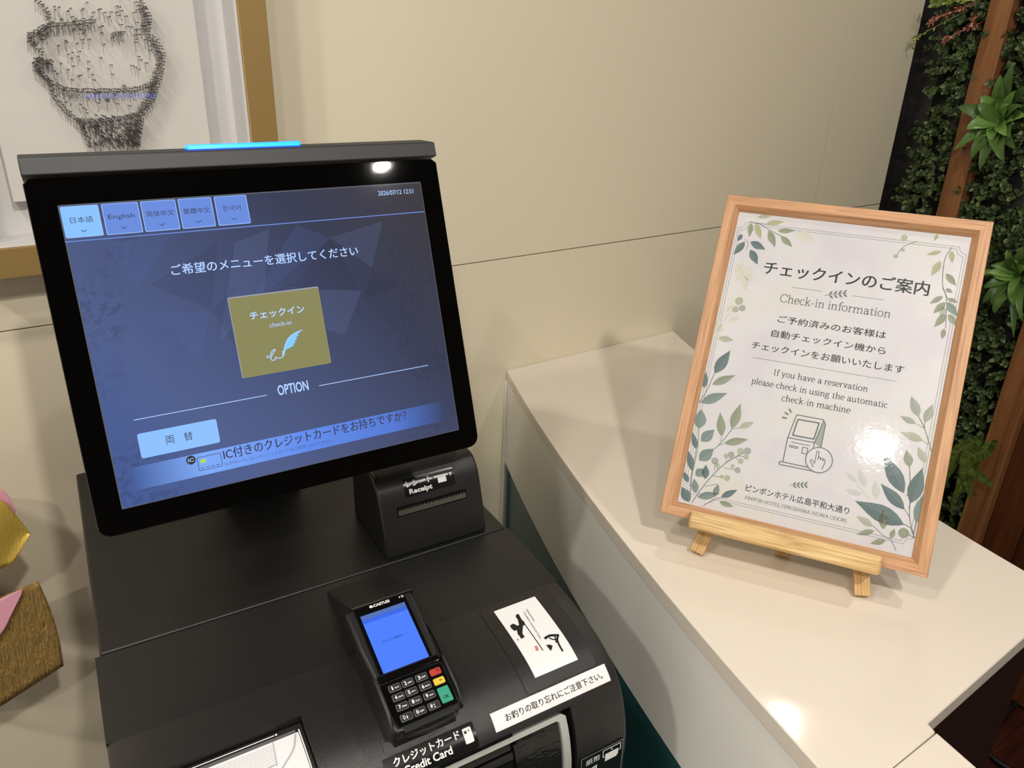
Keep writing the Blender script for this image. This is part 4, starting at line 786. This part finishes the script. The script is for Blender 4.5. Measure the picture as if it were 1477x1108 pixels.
def st(pts, w=.0012, closed=False, m=None): 
    P_ = [q(*p) for p in pts]; pr.stroke(P_+(P_[:1] if closed else []), w, m or t2, 6)
pr.poly([q(*p) for p in ((.0160, -.0600), (.0178, -.0650), (.0178, -.0950), (.0095, -.0895))], M['lf_grey'], 5)
st([(-.0228, -.0900), (-.0179, -.0600), (-.0168, -.0590), (.0140, -.0588), (.0150, -.0596), (.0093, -.0895), (-.0228, -.0898)]); st([(.0150, -.0596), (.0178, -.0640), (.0178, -.0950)])
st([(-.0150, -.0645), (.0102, -.0640), (.0078, -.0852), (-.0176, -.0856)], .0017, True); st([(-.0228, -.0900), (-.0228, -.1215)]); st([(.0093, -.0895), (.0093, -.0985)])
st([(-.0260, -.1216), (.0090, -.1216)]); st([(-.0260, -.1216), (-.0270, -.1236), (-.0256, -.1256), (.0128, -.1250)]); st([(-.0174, -.0945), (.0045, -.0945)], .0009)
st([(-.0186, -.0990), (-.0090, -.0990), (-.0088, -.1010), (-.0184, -.1010)], .0010, True); st([(-.0031, -.0981), (.0029, -.0981), (.0034, -.1057), (-.0029, -.1056)], .0010, True)
pr.poly([q(*p) for p in ell(.0184, -.1099, .0156, .0158, 32)], M['sheet'], 7)
pr.lay = 8
def st8(pts, w=.0012, sm=True):
    pr.stroke([q(*p) for p in (smooth_path(pts) if sm else pts)], w, t2, 8)
st8(ell(.0184, -.1099, .0156, .0158, 32)+ell(.0184, -.1099, .0156, .0158, 32)[:1], sm=False)
st8([(.0130, -.1205), (.0122, -.1180), (.0090, -.1135), (.0095, -.1115), (.0115, -.1122), (.0140, -.1145), (.0142, -.1010), (.0155, -.0996), (.0168, -.1010), (.0170, -.1082)], .0010)
st8([(.0170, -.1100), (.0172, -.1068), (.0190, -.1062), (.0200, -.1076), (.0200, -.1098)], .0010); st8([(.0200, -.1098), (.0204, -.1070), (.0220, -.1068), (.0228, -.1082), (.0228, -.1104)], .0010)
st8([(.0228, -.1100), (.0236, -.1080), (.0252, -.1084), (.0256, -.1120), (.0244, -.1170), (.0236, -.1205)], .0010)
for a, b in (((-.0343, -.0657), (-.0285, -.0660)), ((-.0321, -.0588), (-.0277, -.0612)), ((-.0279, -.0534), (-.0246, -.0576))): st([a, b], .0019)
qt('ピンポンホテル広島平和大通り', -.0600, .0634, -.1637, tx, layer=5, h=.0090, bold=.0001)
qs('PINPON HOTEL HIROSHIMA HEIWA ODORI', -.0590, .0630, -.1782, t2, layer=5, thick=.095, thin=.05)
pp = pr.build('notice_print', lambda x, y, l: (x, .0108-l, y+.22), no, .00006); pp['label'] = 'printed notice with leaf border and lettering'
def cover_mat():
    m = M['pane'].copy(); m.name = 'glossy clear film'; nt = m.node_tree
    g = [n for n in nt.nodes if n.type == 'BSDF_GLOSSY'][0]; g.inputs['Roughness'].default_value = .055
    tc = nt.nodes.new('ShaderNodeTexCoord'); n = nt.nodes.new('ShaderNodeTexNoise'); n.inputs['Scale'].default_value = 120; n.inputs['Detail'].default_value = 3; b = nt.nodes.new('ShaderNodeBump'); b.inputs['Strength'].default_value = .07; b.inputs['Distance'].default_value = .0012
    nt.links.new(tc.outputs['Object'], n.inputs[0]); nt.links.new(n.outputs[0], b.inputs['Height']); nt.links.new(b.outputs[0], g.inputs['Normal']); return m
bm = bmesh.new(); v = [bm.verts.new(p) for p in ((-.1415, .0098, .018), (.1415, .0098, .018), (.1415, .0098, .4218), (-.1415, .0098, .4218))]; bm.faces.new(v); cf_ = finish('clear_cover', bm, cover_mat(), no)

EB = Vector((.7190, .4480, ZC)); EM = pmat(EB); EI = EM.inverted()
ea = empty('table_easel', matrix=EM); tag(ea, 'small wooden three-legged easel holding the framed notice', 'easel')
def pw(u, v, n): return PC+(PX*u+PU*v+PN*n)*PS
def epart(name, a, b, w, t, m, bev=.0015, over=0):
    """a bar from world point a to b, its flat face turned to the front"""
    A, B = EI @ a, EI @ b; d = (B-A); L = d.length; d.normalize(); y = Vector((0, 1, 0)); x = y.cross(d).normalized(); y = d.cross(x)
    mt = Matrix(((x.x, y.x, d.x, A.x), (x.y, y.y, d.y, A.y), (x.z, y.z, d.z, A.z), (0, 0, 0, 1)))
    bm = bmesh.new(); bx(bm, -w/2, w/2, -t/2, t/2, 0, L); return finish(name, bm, m, ea, bev=bev, matrix=mt)
lm_ = Matrix.Translation(EI @ pw(-.0063, -.2185, .0))
bm = bmesh.new(); bx(bm, -.1105, .1105, -.0235, -.0008, -.0115, .0115); finish('ledge', bm, M['ash_h'], ea, bev=.004, seg=3, matrix=lm_)
bm = bmesh.new(); bx(bm, -.1105, .1105, -.004, .045, -.0115, -.0022); finish('shelf', bm, M['ash_h'], ea, bev=.002, matrix=lm_)
apex = pw(0, .13, -.034)
for fx, fy, u in ((.6690, .5330, -.018), (.7765, .3660, .018)):
    epart('leg', Vector((fx, fy, ZC+.004)), pw(u, .13, -.034), .0185, .0125, M['ash_v'])
epart('leg', Vector((.7600, .4700, ZC+.0035)), pw(0, .13, -.052), .0185, .0125, M['ash_v'])
A, B = pw(-.055, .01, -.030), pw(.055, .01, -.030)
epart('crossbar', A, B, .018, .008, M['ash_v'])

# ================================================================== FRAMED NAIL ARTWORK
art = empty('framed_artwork', (.15, WY, H-.2861)); tag(art, 'gold framed white box artwork of a profile made of nails on the wall', 'artwork')
def al(p): return (p[0]-.15, p[1]-WY, p[2]-(H-.2861))
AH = .80
finish('frame', frame_mesh(.4090, AH, [(0, -.0004), (0, -.0645), (.0369, -.0645), (.0369, -.0004)], AH/2, None, None), M['goldframe'], art, bev=.0008, seg=1)
bm = bmesh.new()
bx(bm, -.166, .166, -.006, -.0006, .0385, AH-.0385); bx(bm, -.1674, -.1640, -.0600, -.0062, .0372, AH-.0372); bx(bm, .1640, .1674, -.0600, -.0062, .0372, AH-.0372)
bx(bm, -.1638, .1638, -.0600, -.0062, .0372, .0400); bx(bm, -.1638, .1638, -.0600, -.0062, AH-.040, AH-.0372)
finish('mount', bm, M['mount'], art)
bm = bmesh.new(); bx(bm, .028-.15, .272-.15, -.0301, -.0064, .2861-.201, .2861+.36); bd = finish('nail_board', bm, M['board'], art, bev=.001)
bm = bmesh.new(); v = [bm.verts.new(p) for p in ((-.166, -.0602, .0385), (.166, -.0602, .0385), (.166, -.0602, AH-.0385), (-.166, -.0602, AH-.0385))]; bm.faces.new(v); finish('clear_pane', bm, M['pane'], art)
def nail_bm(bm, x, z, dx=0, dz=0):
    k = [(math.cos(a*math.pi/3), math.sin(a*math.pi/3)) for a in range(6)]
    L0, L1, L2, hr = -.0300, -.0490, -.0498, .00095
    def ring(r, y, f): return [bm.verts.new((x+dx*f+r*c, y, z+dz*f+r*s)) for c, s in k]
    rs = [ring(.00045, L0, 0), ring(.00045, L1, 1), ring(hr, L1, 1), ring(hr*.8, L2, 1)]
    for a, b in zip(rs, rs[1:]):
        for i in range(6): bm.faces.new((a[i], a[(i+1) % 6], b[(i+1) % 6], b[i]))
    bm.faces.new(rs[-1])
def plin(key, step, rows=1, gap=.003, jit=.0008, side=1):
    out = []; P_ = PINL[key]
    for a, b in zip(P_, P_[1:]):
        L = math.hypot(b[0]-a[0], b[1]-a[1]); n = max(1, int(L/step)); nx, nz = -(b[1]-a[1])/L, (b[0]-a[0])/L
        for r in range(rows):
            for i in range(n):
                t = (i+.5*(r % 2))/n; out.append((a[0]+(b[0]-a[0])*t+side*nx*gap*r+R.uniform(-jit, jit), a[1]+(b[1]-a[1])*t+side*nz*gap*r+R.uniform(-jit, jit)))
    return out
pts = plin('front', .0031, 2, .0030)+plin('back', .0034, 3, .0034, side=-1)+plin('jaw', .0031, 2, .0030)+plin('collar', .0030, 2, .0030)+plin('brow', .0032, 2, .003)+plin('lip', .0026, 3, .0024)+plin('eye', .0026, 2, .0024)
def edge_x(poly, z):
    xs = [a[0]+(b[0]-a[0])*(z-a[1])/(b[1]-a[1]) for a, b in zip(poly, poly[1:]) if min(a[1], b[1]) <= z < max(a[1], b[1])]
    return xs
inside = 0
while inside < 290:
    z = R.uniform(-.142, .03); f = edge_x(PINL['front'], z); k = edge_x(PINL['back'], z)
    if not f or not k: continue
    x = R.uniform(min(f), max(k))
    dens = .95 if z < -.109 else (.30 if z > -.02 else .17)
    if R.random() < dens: pts.append((x, z)); inside += 1
pts += [(x, z+.032+.002*i) for i in range(10) for x, z in [(.105+R.random()*.10, R.random()*.01)]]
pts = [(p[0]*.985+.0004, p[1]*.985) for p in pts]
pts.sort(key=lambda p: p[1])
bm = bmesh.new(); nail_bm(bm, 0, 0); n0 = None
for i, (x, z) in enumerate(pts[:100]):
    if n0 is None: o = n0 = finish('nail', bm, M['nail'], art)
    else: o = n0.copy(); COL.objects.link(o); o.parent = art
    o.location = (x-.15, 0, z+.2861)
bm = bmesh.new()
for x, z in pts[100:]: nail_bm(bm, x-.15, z+.2861)
ns = finish('nail', bm, M['nail'], art); ns['kind'] = 'stuff'

# ================================================================== PLANTED WALL
def timber(name, y0, y1, x0, x1, z0, z1, label):
    bm = bmesh.new(); bx(bm, x0-1.99, x1-1.99, -(y1-y0)/2, (y1-y0)/2, z0, z1); o = finish(name, bm, M['timber'], bev=.002)
    o.location = (1.99, (y0+y1)/2, 0); tag(o, label, 'wooden post', 'posts of the planted wall'); return o
timber('timber_post', .9590, 1.0105, 1.9923, GX-.0005, 0, 2.6, 'orange-brown timber post running up behind the top of the framed notice')
timber('timber_post', .6845, .7426, 1.9923, GX-.0005, 0, 2.6, 'brown timber post beside the hanging fern at the right edge')
bm = bmesh.new()
for i in range(9): bx(bm, -.018, .0, -.0385, .0385, .01, 2.6, 0, Matrix.Translation((0, -.0395-i*.0785, 0)))
wp = finish('plank_panel', bm, M['plank'], bev=.0015); wp.location = (GX-.0005, .6838, 0); tag(wp, 'dark vertical wood plank panel right of the fern', 'wood panel')
def leafq(bm, base, d, up, L, W, fold=.25, curl=0, mi=0):
    d = d.normalized(); s = d.cross(up); s = s.normalized() if s.length > 1e-4 else d.orthogonal().normalized(); n = s.cross(d)
    def P(f, k): return bm.verts.new(base+d*(L*f)+s*(W*k)+n*(abs(k)*fold*W-curl*L*f*f))
    c0, c1, c2, c3 = P(0, 0), P(.35, 0), P(.7, 0), P(1, 0); l1, l2, r1, r2 = P(.35, .5), P(.72, .42), P(.35, -.5), P(.72, -.42)
    for f in ((c0, c1, l1), (c1, c2, l2, l1), (c2, c3, l2), (c0, r1, c1), (c1, r1, r2, c2), (c2, r2, c3)): bm.faces.new(f).material_index = mi
def hedge(name, y0, y1, z0, z1, label, seed, deep=.055):
    rr = random.Random(seed); bm = bmesh.new(); n = int((y1-y0)*(z1-z0)*3800)
    for i in range(n):
        y = rr.uniform(y0, y1); z = rr.uniform(z0, z1)
        lump = .5+.5*math.sin(y*61+seed)*math.sin(z*47+seed*2); x = GX-.010-deep*(.25+.75*lump)*rr.uniform(.55, 1)
        ax = Vector((-1, rr.uniform(-.9, .9), rr.uniform(-.5, 1.0))).normalized(); p = Vector((x+.03, y, z)); sl = rr.uniform(.024, .040)
        side = ax.orthogonal().normalized(); ang = rr.uniform(0, 6.28)
        for k in range(5):
            b = p+ax*sl*(k+1)/5; ang += 1.57; sc = rr.uniform(.8, 1.15)
            for sg in (0, math.pi):
                s = Matrix.Rotation(ang+sg, 3, ax) @ side
                leafq(bm, b, s*.85+ax*.75, ax, .0135*sc, .0098*sc, .3, .12)
        leafq(bm, p+ax*sl, ax+side*.3, side, .014, .010)
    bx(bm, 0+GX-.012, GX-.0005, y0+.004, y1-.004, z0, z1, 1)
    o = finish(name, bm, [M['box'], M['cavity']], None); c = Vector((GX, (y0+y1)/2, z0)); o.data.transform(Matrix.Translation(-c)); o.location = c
    for p in o.data.polygons: p.use_smooth = True
    tag(o, label, 'foliage', 'foliage panels of the planted wall'); return o
hedge('boxwood_panel', 1.0125, 1.112, .95, 1.80, 'strip of dark green small-leaved foliage between beige wall and first post', 3)
hedge('boxwood_panel', .7445, .957, .30, 1.80, 'broad panel of dark green small-leaved foliage right of the first post', 5)
def blade(bm, base, tip, w, sag=.03, n=8, lift=Vector((-.05, 0, .03))):
    mid = (base+tip)/2+lift; prev = None
    for i in range(n+1):
        t = i/n; p = base*(1-t)**2+mid*2*t*(1-t)+tip*t*t; d = ((mid-base)*(1-t)+(tip-mid)*t).normalized()
        s = d.cross(Vector((-1, 0, .25))).normalized(); nn = s.cross(d); ww = w*(.35+1.5*t*(1-t)*1.7) if t < .5 else w*1.65*(1-t)**.7*.95
        ww = max(ww, .0003); row = [bm.verts.new(p+s*ww/2+nn*ww*.16), bm.verts.new(p-nn*ww*.05), bm.verts.new(p-s*ww/2+nn*ww*.16)]
        if prev:
            for k in (0, 1): bm.faces.new((prev[k], row[k], row[k+1], prev[k+1]))
        prev = row
def strap_plant(cy, cz, tips, label, seed, w=.017, extra=10):
    rr = random.Random(seed); bm = bmesh.new(); c = Vector((GX-.035, cy, H+cz))
    for y, z in tips: blade(bm, c+Vector((-.02, rr.uniform(-.008, .008), rr.uniform(-.01, .01))), Vector((1.93, y, H+z)), w*rr.uniform(.85, 1.15), lift=Vector((rr.uniform(-.05, -.02), 0, rr.uniform(.0, .025))))
    for i in range(extra):
        a = rr.uniform(0, 6.28); L = rr.uniform(.04, .075); blade(bm, c+Vector((-.025, 0, 0)), Vector((1.945-rr.uniform(0, .03), cy+L*math.cos(a), H+cz+L*math.sin(a))), w*rr.uniform(.8, 1.2), lift=Vector((-.03, 0, .012)))
    tube(bm, [c+Vector((.034, 0, 0)), c, c+Vector((-.03, 0, 0))], .006, 6)
    o = finish('strap_leaf_plant', bm, M['spike'], None, smooth='all'); o.data.transform(Matrix.Translation(-c)); o.location = c
    tag(o, label, 'plant', 'strap leaved plants in the planted wall'); return o
strap_plant(.908, -.140, [(.9905, -.1117), (.9683, -.2042), (.975, -.208), (.9047, -.2446), (.8565, -.2191), (.8926, -.0144), (.9145, -.0383), (.9122, -.09), (.9464, -.1021), (.8587, -.168), (.9456, -.0863), (.8749, -.0687), (.85, -.11), (.84, -.19), (.885, -.20), (.93, -.225), (.845, -.05)], 'large bright green strap-leaved plant near the upper right corner', 11, .030, 12)
strap_plant(.775, -.470, [(.8239, -.505), (.766, -.393), (.7894, -.5534), (.7951, -.5418), (.7829, -.5594), (.7272, -.603), (.7209, -.5589), (.7581, -.5232), (.7477, -.5306), (.8212, -.4523), (.8106, -.4728), (.72, -.44), (.74, -.40), (.816, -.545)], 'smaller dark green strap-leaved plant beside the notice top right corner', 12, .023, 8)
def frond(bm, pts, L, W):
    P_ = [Vector(p) for p in smooth_path(pts, 15)]; n = len(P_)
    tube(bm, P_, .0011, 5)
    for i in range(2, n):
        t = i/(n-1); d = (P_[min(i+1, n-1)]-P_[i-1]).normalized(); s = d.cross(Vector((-1, 0, 0))).normalized(); k = L*min(1, .55+1.2*t)*(1-t**2.2)+.003
        for q2 in (0, .5):
            b = P_[i]-(P_[i]-P_[i-1])*q2
            for sg in (1, -1): leafq(bm, b, s*sg+d*.35+Vector((-.15, 0, -.1)), Vector((-1, 0, 0)), k, W, .2, .1)
bm = bmesh.new(); X9 = 1.93
frond(bm, [(2.02, .735, H-.885), (1.96, .7226, H-.9065), (X9, .7411, H-.9299), (X9, .7423, H-.9782), (X9+.01, .7489, H-1.0997)], .024, .0052)
frond(bm, [(2.0, .742, H-.93), (X9, .7361, H-.9602), (X9, .728, H-.995), (X9, .7079, H-1.0346)], .021, .005)
frond(bm, [(2.0, .745, H-.93), (X9, .7259, H-.9514), (X9-.01, .698, H-.962), (X9-.01, .6657, H-.974)], .017, .0048)
frond(bm, [(2.02, .75, H-.90), (1.96, .775, H-.93), (X9+.01, .785, H-.99), (X9+.02, .79, H-1.05)], .02, .005)
fo = finish('hanging_fern', bm, M['fern'], None); c = Vector((2.02, .742, H-.9)); fo.data.transform(Matrix.Translation(-c)); fo.location = c; tag(fo, 'green fern with drooping fronds low on the planted wall', 'fern')
def sprig3(bm, pts, n, L, W, rr):
    P_ = [Vector(p) for p in smooth_path(pts, 8)]; tube(bm, P_, .0009, 4)
    for i in range(n):
        k = rr.randrange(2, len(P_)); d = (P_[k]-P_[k-1]).normalized(); v = Vector((rr.uniform(-1, .2), rr.uniform(-1, 1), rr.uniform(-1, 1)))
        leafq(bm, P_[k], d*.6+v*.7, Vector((-1, 0, 0)), L*rr.uniform(.7, 1.2), W, .2, .1)
rr = random.Random(21); bm = bmesh.new()
sprig3(bm, [(2.02, 1.035, H+.12), (1.96, 1.045, H+.10), (1.94, 1.0548, H+.093), (1.93, 1.09, H+.075), (1.93, 1.1052, H+.0675)], 46, .013, .005, rr)
sprig3(bm, [(2.02, 1.03, H+.10), (1.96, 1.02, H+.07), (1.94, .995, H+.055)], 26, .013, .005, rr); sprig3(bm, [(2.0, 1.02, H+.07), (1.94, 1.04, H+.045), (1.93, 1.0568, H+.0296)], 34, .013, .005, rr)
o = finish('red_sprig_plant', bm, M['red'], None); c = Vector((2.02, 1.035, H+.10)); o.data.transform(Matrix.Translation(-c)); o.location = c; tag(o, 'reddish small-leaved sprig at the top of the foliage strip', 'plant')
bm = bmesh.new(); sprig3(bm, [(2.02, 1.06, H+.10), (1.97, 1.08, H+.075), (1.95, 1.105, H+.055), (1.94, 1.125, H+.040), (1.935, 1.1348, H+.030), (1.935, 1.139, H+.012)], 22, .011, .004, rr); sprig3(bm, [(2.02, 1.02, H+.13), (1.96, 1.06, H+.115), (1.93, 1.10, H+.105)], 40, .017, .009, rr)
o = finish('trailing_sprig', bm, M['lime'], None); c = Vector((2.02, 1.06, H+.10)); o.data.transform(Matrix.Translation(-c)); o.location = c; tag(o, 'yellowish green sprig trailing over the edge of the beige wall', 'plant')

# ================================================================== GOLD PAPER ORNAMENTS (left edge)
def sheet(name, top, bot, m, parent, loc, yo=0, rip=.004, bulge=0, n=26, k=14, curl=0):
    bm = bmesh.new(); T, B = smooth_path(top, 10), smooth_path(bot, 10)
    def at(P, t):
        f = t*(len(P)-1); i = min(int(f), len(P)-2); return [P[i][j]+(P[i+1][j]-P[i][j])*(f-i) for j in (0, 1)]
    g = []
    for i in range(n+1):
        row = []
        for j in range(k+1):
            a, b = at(T, i/n), at(B, i/n); f = j/k; x = a[0]+(b[0]-a[0])*f+bulge*(i/n)**3*math.sin(math.pi*f); z = a[1]+(b[1]-a[1])*f
            t = max(0, (-.115-x)/.13); y = 1.0+yo+t*t*(WY-1.0-.001)*1.0+rip*math.sin(f*5+i*.25)+curl*f*f
            y = min(y, WY-.001+yo)
            row.append((x, y, H+z))
        g.append([bm.verts.new(Vector(p)-loc) for p in row])
    for i in range(n):
        for j in range(k): bm.faces.new((g[i][j], g[i][j+1], g[i+1][j+1], g[i+1][j]))
    o = finish(name, bm, m, parent, smooth='all'); md = o.modifiers.new('thickness', 'SOLIDIFY'); md.thickness = .0007; md.offset = 0; return o
L1 = Vector((-.2, WY, H-.60)); o1 = empty('paper_ornament', L1); tag(o1, 'folded gold paper ornament with rounded tip, upper of two at the left edge', 'paper ornament', 'gold paper ornaments by the wall')
sheet('gold_leaf', [(-.245, -.43), (-.12, -.490), (-.064, -.527), (-.0505, -.553), (-.0409, -.5860)], [(-.245, -.685), (-.14, -.655), (-.0812, -.6268), (-.0667, -.6219), (-.0412, -.5885)], M['gold2'], o1, L1, rip=.0015)
p1 = sheet('pink_leaf', [(-.245, -.42), (-.12, -.486), (-.0605, -.516), (-.0490, -.552)], [(-.245, -.60), (-.12, -.60), (-.075, -.58), (-.052, -.560)], M['pink'], o1, L1, yo=.006, rip=0); p1['label'] = 'pink paper behind the gold'
L2 = Vector((-.2, WY, H-.75)); o2 = empty('paper_ornament', L2); tag(o2, 'square ended gold crepe paper ornament with pink overlay, lower of two at the left edge', 'paper ornament', 'gold paper ornaments by the wall')
sheet('gold_leaf', [(-.245, -.71), (-.14, -.680), (-.0884, -.6665), (-.0457, -.659)], [(-.245, -.885), (-.17, -.855), (-.1245, -.8355), (-.0434, -.8046)], M['gold'], o2, L2, bulge=.0045, rip=0)
p2 = sheet('pink_leaf', [(-.245, -.712), (-.14, -.682), (-.0884, -.6672), (-.0640, -.6622)], [(-.245, -.80), (-.14, -.752), (-.1009, -.7215), (-.0840, -.697), (-.0655, -.667)], M['pink'], o2, L2, yo=-.003, rip=0); p2['label'] = 'pink paper lying over the gold'

# ================================================================== CORD ON THE FLOOR
bm = bmesh.new(); cp = smooth_path([(2.07, .40, .008), (2.077, .486, .008), (1.936, .481, .008), (1.845, .471, .008), (1.807, .457, .008), (1.789, .433, .008), (1.787, .404, .008), (1.80, .33, .008), (1.83, .22, .008)][1:], 8)
tube(bm, [Vector(p)-Vector((1.8, .45, 0)) for p in cp], .0075, 10); o = finish('power_cord', bm, M['rubber'], None, smooth='all'); o.location = (1.8, .45, 0); tag(o, 'thick black cord lying on the dark wood floor', 'cord')
